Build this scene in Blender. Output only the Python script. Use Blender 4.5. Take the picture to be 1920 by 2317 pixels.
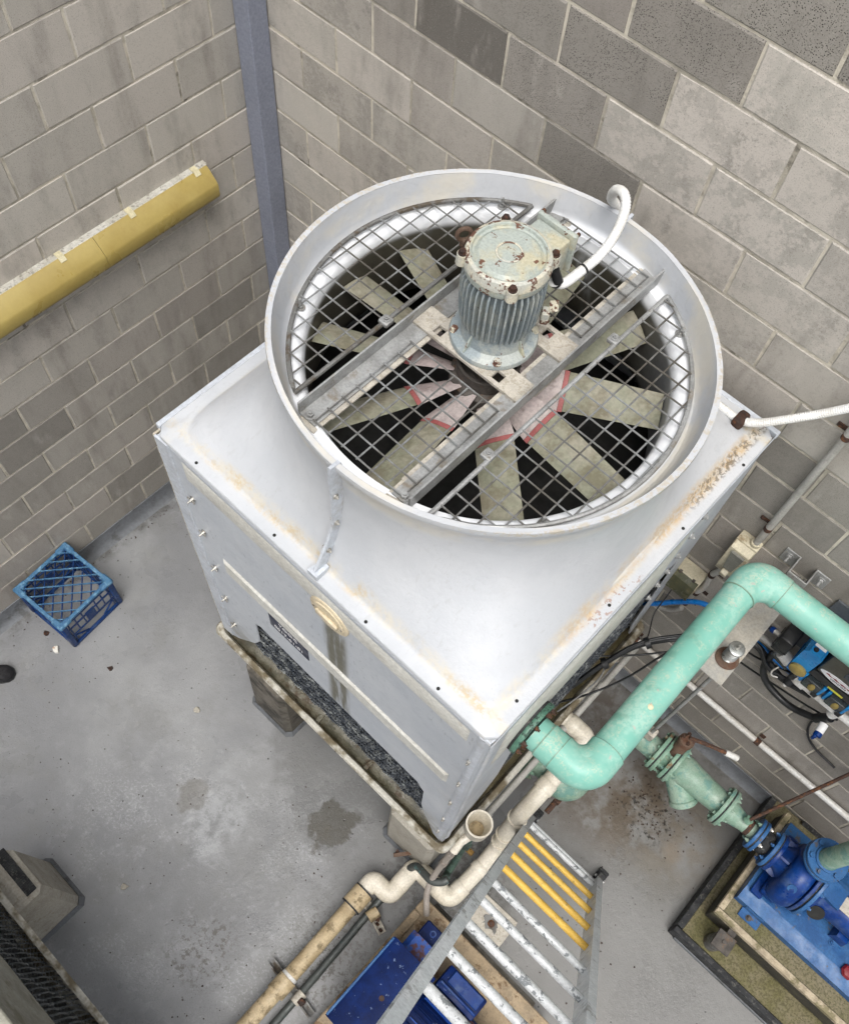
import bpy, bmesh, math, random
from mathutils import Vector, Matrix, Euler, noise as mnoise
R = math.radians
PI = math.pi
for o in list(bpy.data.objects):
    bpy.data.objects.remove(o)
sc = bpy.context.scene
col = sc.collection

# ------------------------------------------------------------------ camera, sky, sun, exposure
cam_d = bpy.data.cameras.new('camera')
cam = bpy.data.objects.new('camera', cam_d)
col.objects.link(cam)
cam.location = (2.8754, -2.2405, 5.2152)
cam.rotation_euler = (R(27.6499), R(-3.3569), R(43.2571))
cam_d.sensor_fit = 'HORIZONTAL'
cam_d.sensor_width = 36.0
cam_d.lens = 36.0 * 2122.63 / 1920.0
cam_d.clip_start = 0.05
cam_d.clip_end = 500
sc.camera = cam
sc.render.resolution_x = 848
sc.render.resolution_y = 1024

SUN_EL, SUN_AZ = 68.0, 308.0          # azimuth of the sun, degrees from +x
world = bpy.data.worlds.new('World')
sc.world = world
world.use_nodes = True
wn = world.node_tree
for n in list(wn.nodes):
    wn.nodes.remove(n)
w_out = wn.nodes.new('ShaderNodeOutputWorld')
w_bg = wn.nodes.new('ShaderNodeBackground')
w_sky = wn.nodes.new('ShaderNodeTexSky')
w_sky.sky_type = 'NISHITA'
w_sky.sun_disc = False
w_sky.sun_elevation = R(SUN_EL)
w_sky.sun_rotation = R(90 - SUN_AZ)
w_sky.air_density = 1.0
w_sky.dust_density = 4.0
w_sky.ozone_density = 1.0
w_bg.inputs['Strength'].default_value = 0.15
w_mix = wn.nodes.new('ShaderNodeMix')             # thin overcast: the blue of the clear sky greyed by cloud
w_mix.data_type = 'RGBA'
w_bw = wn.nodes.new('ShaderNodeRGBToBW')
wn.links.new(w_sky.outputs[0], w_bw.inputs[0])
wn.links.new(w_sky.outputs[0], w_mix.inputs[6])
wn.links.new(w_bw.outputs[0], w_mix.inputs[7])
w_mix.inputs[0].default_value = 0.80
wn.links.new(w_mix.outputs[2], w_bg.inputs['Color'])
wn.links.new(w_bg.outputs[0], w_out.inputs['Surface'])

sun_d = bpy.data.lights.new('sun', 'SUN')
sun_d.energy = 1.3
sun_d.angle = R(36)
sun_d.color = (1.0, 0.96, 0.905)
sun = bpy.data.objects.new('sun', sun_d)
col.objects.link(sun)
sd = Vector((math.cos(R(SUN_EL)) * math.cos(R(SUN_AZ)), math.cos(R(SUN_EL)) * math.sin(R(SUN_AZ)), math.sin(R(SUN_EL))))
sun.rotation_euler = sd.to_track_quat('Z', 'Y').to_euler()
sun.location = (3, -4, 9)

vs = sc.view_settings
vs.view_transform = 'Standard'
vs.look = 'None'
vs.exposure = 0.66
vs.gamma = 1.0
vs.use_curve_mapping = False
sc.render.engine = 'CYCLES'
cy = sc.cycles
cy.max_bounces = 5; cy.diffuse_bounces = 3; cy.glossy_bounces = 3; cy.transmission_bounces = 4
cy.use_adaptive_sampling = True; cy.adaptive_threshold = 0.04
cy.use_denoising = True
cy.caustics_reflective = False; cy.caustics_refractive = False

# ------------------------------------------------------------------ node helper
def C(r, g, b):
    """sRGB 0-255 to linear"""
    f = lambda v: (v / 255 / 12.92) if v / 255 <= 0.04045 else ((v / 255 + 0.055) / 1.055) ** 2.4
    return (f(r), f(g), f(b), 1.0)

class NT:
    def __init__(s, name, rough=0.6, metal=0.0, spec=0.5):
        s.m = bpy.data.materials.new(name)
        s.m.use_nodes = True
        s.t = s.m.node_tree
        s.b = s.t.nodes['Principled BSDF']
        s.b.inputs['Roughness'].default_value = rough
        s.b.inputs['Metallic'].default_value = metal
        s.b.inputs['Specular IOR Level'].default_value = spec
        g = s.t.nodes.new('ShaderNodeNewGeometry')
        s.pos = g.outputs['Position']
        s.nrm = g.outputs['Normal']
        tc = s.t.nodes.new('ShaderNodeTexCoord')
        s.obj = tc.outputs['Object']
        s._sep = None
    def set(s, inp, v):
        if hasattr(v, 'is_output') or isinstance(v, bpy.types.NodeSocket):
            s.t.links.new(v, inp)
        else:
            inp.default_value = v
    def xyz(s):
        if s._sep is None:
            n = s.t.nodes.new('ShaderNodeSeparateXYZ')
            s.t.links.new(s.pos, n.inputs[0])
            s._sep = n.outputs
        return s._sep
    def info(s, out):
        n = s.t.nodes.new('ShaderNodeObjectInfo')
        return n.outputs[out]
    def sepc(s, v):
        n = s.t.nodes.new('ShaderNodeSeparateColor')
        s.t.links.new(v, n.inputs[0])
        return n.outputs
    def vmul(s, vec, k):
        n = s.t.nodes.new('ShaderNodeVectorMath'); n.operation = 'MULTIPLY'
        s.t.links.new(vec, n.inputs[0]); n.inputs[1].default_value = k
        return n.outputs[0]
    def vadd(s, vec, k):
        n = s.t.nodes.new('ShaderNodeVectorMath'); n.operation = 'ADD'
        s.t.links.new(vec, n.inputs[0]); s.set(n.inputs[1], k)
        return n.outputs[0]
    def noise(s, scale, detail=3, rough=0.6, vec=None, dist=0.0):
        n = s.t.nodes.new('ShaderNodeTexNoise')
        s.t.links.new(vec or s.pos, n.inputs['Vector'])
        n.inputs['Scale'].default_value = scale; n.inputs['Detail'].default_value = min(detail, 4 if scale < 60 else 2)
        n.inputs['Roughness'].default_value = rough; n.inputs['Distortion'].default_value = dist
        return n.outputs['Fac']
    def vor(s, scale, vec=None, feature='F1', out='Distance', rand=1.0):
        n = s.t.nodes.new('ShaderNodeTexVoronoi'); n.feature = feature
        s.t.links.new(vec or s.pos, n.inputs['Vector'])
        n.inputs['Scale'].default_value = scale; n.inputs['Randomness'].default_value = rand
        return n.outputs[out]
    def rng(s, x, a, b, c=0.0, d=1.0):
        n = s.t.nodes.new('ShaderNodeMapRange'); n.interpolation_type = 'SMOOTHSTEP'; n.clamp = True
        s.set(n.inputs[0], x)
        n.inputs[1].default_value = a; n.inputs[2].default_value = b
        n.inputs[3].default_value = c; n.inputs[4].default_value = d
        return n.outputs[0]
    def math(s, op, a, b=0.0, cl=False):
        n = s.t.nodes.new('ShaderNodeMath'); n.operation = op; n.use_clamp = cl
        s.set(n.inputs[0], a); s.set(n.inputs[1], b)
        return n.outputs[0]
    def mul(s, *a):
        r = a[0]
        for b in a[1:]:
            r = s.math('MULTIPLY', r, b)
        return r
    def mix(s, a, b, f):
        n = s.t.nodes.new('ShaderNodeMix'); n.data_type = 'RGBA'
        s.set(n.inputs[0], f); s.set(n.inputs[6], a); s.set(n.inputs[7], b)
        return n.outputs[2]
    def mult(s, a, b, f=1.0):
        n = s.t.nodes.new('ShaderNodeMix'); n.data_type = 'RGBA'; n.blend_type = 'MULTIPLY'
        s.set(n.inputs[0], f); s.set(n.inputs[6], a); s.set(n.inputs[7], b)
        return n.outputs[2]
    def near(s, p, r, soft, wob=0.0, wscale=6.0):
        """1 inside a wobbly blob of radius r round p (x, y, z or None to ignore)"""
        d = None
        for i, v in enumerate(p):
            if v is None:
                continue
            q = s.math('POWER', s.math('SUBTRACT', s.xyz()[i], v), 2.0)
            d = q if d is None else s.math('ADD', d, q)
        d = s.math('SQRT', d)
        if wob:
            d = s.math('ADD', d, s.math('MULTIPLY', s.math('SUBTRACT', s.noise(wscale, 4, 0.65), 0.5), wob))
        return s.rng(d, r + soft, r)
    def band(s, axis, v, w, soft):
        d = s.math('ABSOLUTE', s.math('SUBTRACT', s.xyz()[axis], v))
        return s.rng(d, w + soft, w)
    def out(s, color=None, rough=None, bump=None, bstr=0.3, bdist=0.002, metal=None):
        if color is not None:
            s.set(s.b.inputs['Base Color'], color)
        if rough is not None:
            s.set(s.b.inputs['Roughness'], rough)
        if metal is not None:
            s.set(s.b.inputs['Metallic'], metal)
        if bump is not None:
            n = s.t.nodes.new('ShaderNodeBump')
            n.inputs['Strength'].default_value = bstr; n.inputs['Distance'].default_value = bdist
            s.t.links.new(bump, n.inputs['Height'])
            s.t.links.new(n.outputs[0], s.b.inputs['Normal'])
        return s.m

MAT = {}
def worn(name, base, alt, rough=0.5, metal=0.0, scale=9.0, lo=0.42, hi=0.62, amt=0.8, dirt=None, dscale=25.0, dlo=0.58, dhi=0.7,
         damt=0.8, bump=0.25, bscale=90.0, bdist=0.001, fine=0.15, rvar=0.15):
    """general aged paint / plastic / metal: two tones, dirt or rust spots, fine grain, uneven gloss"""
    t = NT('mat_' + name, rough, metal)
    c = t.mix(base, alt, t.math('MULTIPLY', t.rng(t.noise(scale, 5, 0.65), lo, hi), amt))
    if fine:
        g = t.rng(t.noise(scale * 14, 3, 0.7), 0.3, 0.7, 1.0 - fine, 1.0 + fine * 0.6)
        cc = t.t.nodes.new('ShaderNodeCombineColor')
        for i in range(3):
            t.t.links.new(g, cc.inputs[i])
        c = t.mult(c, cc.outputs[0])
    rr = t.rng(t.noise(scale * 1.7, 3), 0.3, 0.7, max(0.05, rough - rvar), min(1, rough + rvar))
    if dirt is not None:
        f = t.math('MULTIPLY', t.rng(t.noise(dscale, 6, 0.7), dlo, dhi), damt)
        c = t.mix(c, dirt, f)
        rr = t.math('ADD', rr, t.math('MULTIPLY', f, 0.3), True)
        if metal:
            t.set(t.b.inputs['Metallic'], t.math('MULTIPLY', t.math('SUBTRACT', 1.0, f), metal))
    MAT[name] = t.out(c, rr, t.noise(bscale, 4, 0.7), bump, bdist)
    return MAT[name]

# ------------------------------------------------------------------ mesh helpers
ORG = {}                                   # world origin of every object built
def rnd_frame(d):
    d = Vector(d).normalized()
    a = Vector((0, 0, 1)) if abs(d.z) < 0.9 else Vector((1, 0, 0))
    u = d.cross(a).normalized()
    return u, d.cross(u).normalized()

class MB:
    def __init__(s):
        s.bm = bmesh.new()
    def box(s, lo, hi, bev=0.0, rot=None, seg=1):
        c = [(lo[i] + hi[i]) / 2 for i in range(3)]
        d = [abs(hi[i] - lo[i]) for i in range(3)]
        r = bmesh.ops.create_cube(s.bm, size=1.0)
        vs_ = r['verts']
        for v in vs_:
            v.co = Vector((v.co.x * d[0], v.co.y * d[1], v.co.z * d[2]))
        if bev:
            es = list({e for v in vs_ for e in v.link_edges})
            rb = bmesh.ops.bevel(s.bm, geom=es, offset=bev, segments=seg, affect='EDGES', profile=0.5)
            vs_ = list({v for f in rb['faces'] for v in f.verts} | {v for v in vs_ if v.is_valid})
        M_ = Matrix.Translation(c)
        if rot is not None:
            M_ = M_ @ rot.to_matrix().to_4x4() if isinstance(rot, Euler) else M_ @ rot
        for v in vs_:
            v.co = M_ @ v.co
        return s
    def face(s, pts):
        s.bm.faces.new([s.bm.verts.new(p) for p in pts])
        return s
    def grid(s, rings, close=True, cap0=False, cap1=False):
        vv = [[s.bm.verts.new(p) for p in ring] for ring in rings]
        n = len(vv[0])
        for a, b in zip(vv[:-1], vv[1:]):
            for i in range(n if close else n - 1):
                j = (i + 1) % n
                try:
                    s.bm.faces.new((a[i], a[j], b[j], b[i]))
                except ValueError:
                    pass
        if cap0:
            s.bm.faces.new(list(reversed(vv[0])))
        if cap1:
            s.bm.faces.new(vv[-1])
        return s
    def cyl(s, p0, p1, r0, r1=None, n=20, cap=True):
        r1 = r0 if r1 is None else r1
        p0, p1 = Vector(p0), Vector(p1)
        u, w = rnd_frame(p1 - p0)
        ring = lambda p, r: [p + u * (r * math.cos(2 * PI * i / n)) + w * (r * math.sin(2 * PI * i / n)) for i in range(n)]
        return s.grid([ring(p0, r0), ring(p1, r1)], True, cap, cap)
    def lathe(s, prof, org=(0, 0, 0), axis=(0, 0, 1), n=32, cap0=True, cap1=True):
        """prof: list of (radius, distance along the axis)"""
        org, axis = Vector(org), Vector(axis).normalized()
        u, w = rnd_frame(axis)
        return s.grid([[org + axis * h + u * (r * math.cos(2 * PI * i / n)) + w * (r * math.sin(2 * PI * i / n)) for i in range(n)]
                       for r, h in prof], True, cap0, cap1)
    def tube(s, pts, r, n=12, cap=True, radii=None):
        pts = [Vector(p) for p in pts]
        T = []
        for i in range(len(pts)):
            a = pts[max(0, i - 1)]; b = pts[min(len(pts) - 1, i + 1)]
            T.append((b - a).normalized())
        u, w = rnd_frame(T[0])
        rings = []
        for i, p in enumerate(pts):
            if i:
                u = (u - T[i] * u.dot(T[i])).normalized()
                w = T[i].cross(u).normalized()
            k = radii[i] if radii else r
            rings.append([p + u * (k * math.cos(2 * PI * j / n)) + w * (k * math.sin(2 * PI * j / n)) for j in range(n)])
        return s.grid(rings, True, cap, cap)
    def prism(s, poly, lo, hi, axis='z'):
        """poly of 2D points extruded along axis from lo to hi (x: (y,z), y: (x,z), z: (x,y))"""
        P = {'x': lambda p, h: (h, p[0], p[1]), 'y': lambda p, h: (p[0], h, p[1]), 'z': lambda p, h: (p[0], p[1], h)}[axis]
        return s.grid([[P(p, lo) for p in poly], [P(p, hi) for p in poly]], True, True, True)
    def hexnut(s, p, axis, r, h):
        p = Vector(p); axis = Vector(axis).normalized()
        return s.cyl(p, p + axis * h, r, n=6)
    def bolt(s, p, axis, r=0.009, washer=True):
        p = Vector(p); axis = Vector(axis).normalized()
        if washer:
            s.cyl(p, p + axis * 0.003, r * 1.55, n=14)
        s.cyl(p, p + axis * (0.003 + r * 0.9), r, n=6)
        s.cyl(p + axis * (0.003 + r * 0.9), p + axis * (0.003 + r * 1.4), r * 0.5, n=8)
        return s
    def build(s, name, mat, parent=None, smooth=40, label=None, kind=None, org=None):
        bm = s.bm
        bmesh.ops.recalc_face_normals(bm, faces=bm.faces)
        me = bpy.data.meshes.new(name)
        vs_ = [v.co for v in bm.verts]
        lo = [min(v[i] for v in vs_) for i in range(3)]
        hi = [max(v[i] for v in vs_) for i in range(3)]
        o_ = Vector(org) if org is not None else Vector(((lo[0] + hi[0]) / 2, (lo[1] + hi[1]) / 2, lo[2]))
        for v in bm.verts:
            v.co -= o_
        bm.to_mesh(me); bm.free()
        if smooth:
            me.shade_smooth()
            me.set_sharp_from_angle(angle=R(smooth))
        ms = mat if isinstance(mat, (list, tuple)) else [mat]
        for m_ in ms:
            me.materials.append(MAT[m_] if isinstance(m_, str) else m_)
        return place(name, me, o_, parent, label, kind)

def place(name, me, o_, parent=None, label=None, kind=None):
    ob = bpy.data.objects.new(name, me)
    col.objects.link(ob)
    ORG[ob] = Vector(o_)
    if parent is not None:
        ob.parent = parent
        ob.location = Vector(o_) - ORG[parent]
    else:
        ob.location = o_
    if label:
        ob['label'] = label
    if kind:
        ob['kind'] = kind
    return ob

def thing(name, label, cat, loc, group=None):
    o = bpy.data.objects.new(name, None)
    o.empty_display_size = 0.1
    col.objects.link(o)
    o.location = loc
    ORG[o] = Vector(loc)
    o['label'] = label; o['category'] = cat
    if group:
        o['group'] = group
    return o

def tag(o, label, cat, group=None):
    o['label'] = label; o['category'] = cat
    if group:
        o['group'] = group
    return o

def dup(o, name, loc, parent):
    c = o.copy()
    col.objects.link(c)
    c.parent = parent
    ORG[c] = Vector(loc)
    c.location = Vector(loc) - (ORG[parent] if parent else Vector((0, 0, 0)))
    return c

def smoothpath(pts, n=8):
    """Catmull-Rom through pts"""
    P = [Vector(p) for p in pts]
    P = [2 * P[0] - P[1]] + P + [2 * P[-1] - P[-2]]
    out = []
    for i in range(1, len(P) - 2):
        for k in range(n):
            t = k / n
            a, b, c, d = P[i - 1], P[i], P[i + 1], P[i + 2]
            out.append(0.5 * ((2 * b) + (c - a) * t + (2 * a - 5 * b + 4 * c - d) * t * t + (3 * b - a - 3 * c + d) * t ** 3))
    out.append(P[-2])
    return out

def bend(pts, rad, n=8):
    """polyline with its corners rounded to radius rad"""
    P = [Vector(p) for p in pts]
    out = [P[0]]
    for a, b, c in zip(P[:-2], P[1:-1], P[2:]):
        d0 = (a - b).normalized(); d1 = (c - b).normalized()
        ang = d0.angle(d1)
        t = min(rad / math.tan(ang / 2), (a - b).length * 0.49, (c - b).length * 0.49)
        rr = t * math.tan(ang / 2)
        cen = b + (d0 + d1).normalized() * (rr / math.sin(ang / 2))
        s0 = b + d0 * t - cen; s1 = b + d1 * t - cen
        tot = s0.angle(s1)
        for k in range(n + 1):
            f = k / n
            out.append(cen + (s0 * math.sin((1 - f) * tot) + s1 * math.sin(f * tot)) / math.sin(tot))
    out.append(P[-1])
    return out

def corrugated(pts, r, pitch=0.0075):
    """points and radii of a ribbed flexible conduit"""
    P = [Vector(p) for p in pts]
    L = [0.0]
    for a, b in zip(P[:-1], P[1:]):
        L.append(L[-1] + (b - a).length)
    n = int(L[-1] / pitch * 4)
    out, rad = [], []
    j = 0
    for i in range(n + 1):
        s_ = L[-1] * i / n
        while j < len(L) - 2 and L[j + 1] < s_:
            j += 1
        f = (s_ - L[j]) / max(1e-9, L[j + 1] - L[j])
        out.append(P[j].lerp(P[j + 1], f))
        rad.append(r * (1.0, 0.97, 0.88, 0.97)[i % 4])
    return out, rad

def text_mesh(name, body, size, mat, M_, parent, extrude=0.0004, align='CENTER'):
    cu = bpy.data.curves.new(name, 'FONT')
    cu.body = body; cu.size = size; cu.extrude = extrude; cu.align_x = align; cu.align_y = 'CENTER'
    tmp = bpy.data.objects.new(name + '_tmp', cu)
    col.objects.link(tmp)
    dg = bpy.context.evaluated_depsgraph_get()
    dg.update()
    me = bpy.data.meshes.new_from_object(tmp.evaluated_get(dg))
    bpy.data.objects.remove(tmp)
    bpy.data.curves.remove(cu)
    loc = M_.to_translation()
    rot = M_.to_3x3().to_4x4()
    me.transform(rot)
    me.materials.append(MAT[mat])
    return place(name, me, loc, parent)

rnd = random.Random(7)
# ------------------------------------------------------------------ materials
def m_block():
    t = NT('mat_block', 0.92, 0, 0.25)
    oc = t.sepc(t.info('Color'))
    tone, pit, wash = oc[0], oc[1], oc[2]
    rn = t.info('Random')
    off = t.t.nodes.new('ShaderNodeCombineXYZ')
    t.t.links.new(t.math('MULTIPLY', rn, 37.0), off.inputs[0]); t.t.links.new(t.math('MULTIPLY', rn, 91.0), off.inputs[1])
    v = t.vadd(t.pos, off.outputs[0])
    c = t.mix(C(112, 108, 102), C(192, 187, 178), tone)
    c = t.mix(c, C(186, 178, 170), t.math('MULTIPLY', t.rng(rn, 0.5, 0.9), 0.4))
    # cloudy water marks, running down a little
    vs_ = t.vmul(v, (1.0, 1.0, 0.35))
    c = t.mix(c, C(122, 118, 112), t.math('MULTIPLY', t.rng(t.noise(7, 5, 0.65, vs_), 0.48, 0.72), 0.45))
    c = t.mix(c, C(186, 180, 172), t.math('MULTIPLY', t.rng(t.noise(11, 4, 0.6, vs_), 0.56, 0.74), 0.42))
    run_ = t.mul(t.rng(t.noise(5.0, 4, 0.6, t.vmul(t.pos, (1.0, 1.0, 0.16))), 0.52, 0.70), 0.38)
    c = t.mix(c, C(104, 98, 90), run_)
    # pale lime wash with a ragged lower border
    ws = t.math('MULTIPLY', t.rng(t.math('ADD', t.math('MULTIPLY', t.noise(8, 4, 0.7, v), 0.6), t.math('MULTIPLY', t.noise(55, 4, 0.75, v), 0.4)), 0.44, 0.54), wash)
    c = t.mix(c, C(200, 193, 184), t.math('MULTIPLY', ws, 0.85))
    gr = t.noise(230, 4, 0.75, v)
    c = t.mix(c, C(70, 67, 62), t.math('MULTIPLY', t.rng(gr, 0.54, 0.72), 0.38))
    c = t.mix(c, C(205, 200, 190), t.math('MULTIPLY', t.rng(t.noise(310, 2, 0.5, v), 0.62, 0.75), 0.3))
    # open texture: pits
    pv = t.vor(190, t.vadd(t.vmul(v, (1, 1, 1)), (0, 0, 0)))
    pm = t.mul(t.rng(pv, 0.33, 0.16), t.rng(t.noise(13, 4, 0.65, v), 0.38, 0.55), pit)
    c = t.mix(c, C(38, 36, 33), t.math('MULTIPLY', pm, 0.92))
    few = t.math('MULTIPLY', t.rng(t.vor(60, v), 0.07, 0.03), 0.7)
    c = t.mix(c, C(52, 49, 45), few)
    h = t.math('SUBTRACT', t.math('MULTIPLY', gr, 0.55), t.mul(t.rng(pv, 0.33, 0.16), pit))
    MAT['block'] = t.out(c, None, h, 0.7, 0.003)
m_block()

def m_mortar():
    t = NT('mat_mortar', 0.95, 0, 0.2)
    c = t.mix(C(206, 199, 184), C(168, 162, 149), t.rng(t.noise(5, 5, 0.7), 0.42, 0.6))
    c = t.mix(c, C(96, 92, 84), t.math('MULTIPLY', t.rng(t.noise(6, 4, 0.7), 0.57, 0.68), 0.75))
    g = t.noise(150, 4, 0.75)
    c = t.mix(c, C(205, 197, 178), t.math('MULTIPLY', t.rng(g, 0.55, 0.7), 0.4))
    MAT['mortar'] = t.out(c, None, g, 0.8, 0.004)
m_mortar()

def m_floor():
    t = NT('mat_floor', 0.45, 0, 0.5)
    big = t.noise(1.3, 5, 0.6)
    c = t.mix(C(120, 121, 123), C(137, 138, 139), t.rng(big, 0.36, 0.64))
    c = t.mix(c, C(120, 120, 118), t.math('MULTIPLY', t.rng(t.noise(3.1, 6, 0.7), 0.5, 0.68), 0.45))
    # scuffed pale patches of the coating
    pale = t.mul(t.near((1.70, -2.17, None), 0.12, 0.12, 0.25, 5), t.rng(t.noise(12, 6, 0.7), 0.35, 0.6))
    pale = t.math('ADD', pale, t.mul(t.near((1.25, -2.32, None), 0.35, 0.45, 0.5, 3), t.rng(t.noise(8, 6, 0.75), 0.5, 0.7), 0.22), True)
    pale = t.math('ADD', pale, t.mul(t.near((1.75, -2.5, None), 0.5, 0.4, 0.5, 3), t.rng(t.noise(14, 7, 0.75), 0.54, 0.66), 0.35), True)
    c = t.mix(c, C(172, 174, 176), t.math('MULTIPLY', pale, 0.7))
    fr = t.rng(t.noise(70, 2, 0.7), 0.52, 0.62)
    fr = t.mul(fr, t.rng(t.noise(2.6, 4, 0.6), 0.48, 0.6), t.near((1.9, -2.15, None), 0.7, 0.35, 0.5, 3))
    c = t.mix(c, C(186, 188, 190), t.math('MULTIPLY', fr, 0.28))
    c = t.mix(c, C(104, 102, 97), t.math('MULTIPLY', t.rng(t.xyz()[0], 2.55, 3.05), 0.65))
    dk = t.near((1.53, -2.16, None), 0.06, 0.05, 0.22, 9)
    c = t.mix(c, C(104, 101, 95), t.math('MULTIPLY', dk, 0.65))
    # puddle by the tower
    pud = t.near((2.165, -1.755, None), 0.105, 0.035, 0.26, 9)
    c = t.mix(c, C(74, 68, 54), t.math('MULTIPLY', pud, 0.92))
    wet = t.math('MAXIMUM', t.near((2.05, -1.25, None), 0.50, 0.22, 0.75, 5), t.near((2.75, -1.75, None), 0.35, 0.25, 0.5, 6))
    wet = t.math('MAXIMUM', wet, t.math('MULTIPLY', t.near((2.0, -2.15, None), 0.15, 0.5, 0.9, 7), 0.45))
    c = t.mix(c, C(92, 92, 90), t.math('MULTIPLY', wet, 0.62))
    # brown stain, shade painted in dark, and rusty bloom between tower and right wall
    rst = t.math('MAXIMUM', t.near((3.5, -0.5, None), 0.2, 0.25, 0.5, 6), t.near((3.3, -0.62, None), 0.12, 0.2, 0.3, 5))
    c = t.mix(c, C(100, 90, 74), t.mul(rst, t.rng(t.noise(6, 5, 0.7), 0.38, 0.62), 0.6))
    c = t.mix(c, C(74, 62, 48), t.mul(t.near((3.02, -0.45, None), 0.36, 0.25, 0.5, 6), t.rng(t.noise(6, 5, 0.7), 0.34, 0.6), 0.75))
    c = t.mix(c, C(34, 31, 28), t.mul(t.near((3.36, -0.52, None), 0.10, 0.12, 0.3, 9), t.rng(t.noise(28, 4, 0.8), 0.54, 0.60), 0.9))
    c = t.mix(c, C(116, 98, 74), t.mul(t.near((3.58, -0.60, None), 0.015, 0.06, 0.06, 14), 0.3))
    # tread marks and lower grime
    c = t.mix(c, C(76, 72, 64), t.mul(t.near((2.13, -2.62, None), 0.08, 0.16, 0.25, 9), t.rng(t.noise(30, 5, 0.75), 0.5, 0.6), 0.8))
    c = t.mix(c, C(70, 66, 58), t.mul(t.near((2.66, -2.2, None), 0.1, 0.3, 0.2, 6), t.rng(t.noise(34, 6, 0.75), 0.5, 0.58), 0.75))
    c = t.mix(c, C(66, 63, 57), t.mul(t.near((2.78, -1.5, None), 0.2, 0.2, 0.2, 6), t.rng(t.noise(26, 6, 0.75), 0.46, 0.56), 0.75))
    gr = t.noise(120, 5, 0.75)
    c = t.mix(c, C(88, 88, 86), t.math('MULTIPLY', t.rng(gr, 0.56, 0.72), 0.4))
    sp = t.mul(t.rng(t.vor(17), 0.10, 0.06), t.rng(t.noise(2.3, 2), 0.46, 0.58))
    sp2 = t.mul(t.rng(t.vor(43), 0.13, 0.07), t.rng(t.noise(1.9, 3), 0.5, 0.6), 0.8)
    sp = t.math('MAXIMUM', sp, sp2)
    c = t.mix(c, C(42, 40, 38), t.math('MULTIPLY', sp, 0.85))
    # grimy joint along the walls
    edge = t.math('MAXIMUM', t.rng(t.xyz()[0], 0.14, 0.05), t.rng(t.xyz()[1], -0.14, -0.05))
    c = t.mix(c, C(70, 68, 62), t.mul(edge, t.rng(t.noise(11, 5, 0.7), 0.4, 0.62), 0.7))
    r = t.rng(t.noise(2.2, 5, 0.65), 0.36, 0.64, 0.24, 0.55)
    r = t.math('SUBTRACT', r, t.math('MULTIPLY', pud, 0.22), True)
    r = t.math('SUBTRACT', r, t.math('MULTIPLY', wet, 0.12), True)
    rip = t.mul(t.noise(42, 4, 0.65, t.vmul(t.pos, (1.0, 0.6, 1.0))), t.rng(t.noise(1.7, 4), 0.38, 0.6, 0.25, 1.0))
    h = t.math('ADD', t.math('MULTIPLY', gr, 0.35), t.math('MULTIPLY', rip, 1.0))
    h = t.math('SUBTRACT', h, t.math('MULTIPLY', sp, 0.3))
    MAT['floor'] = t.out(c, r, h, 0.42, 0.005)
m_floor()

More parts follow.
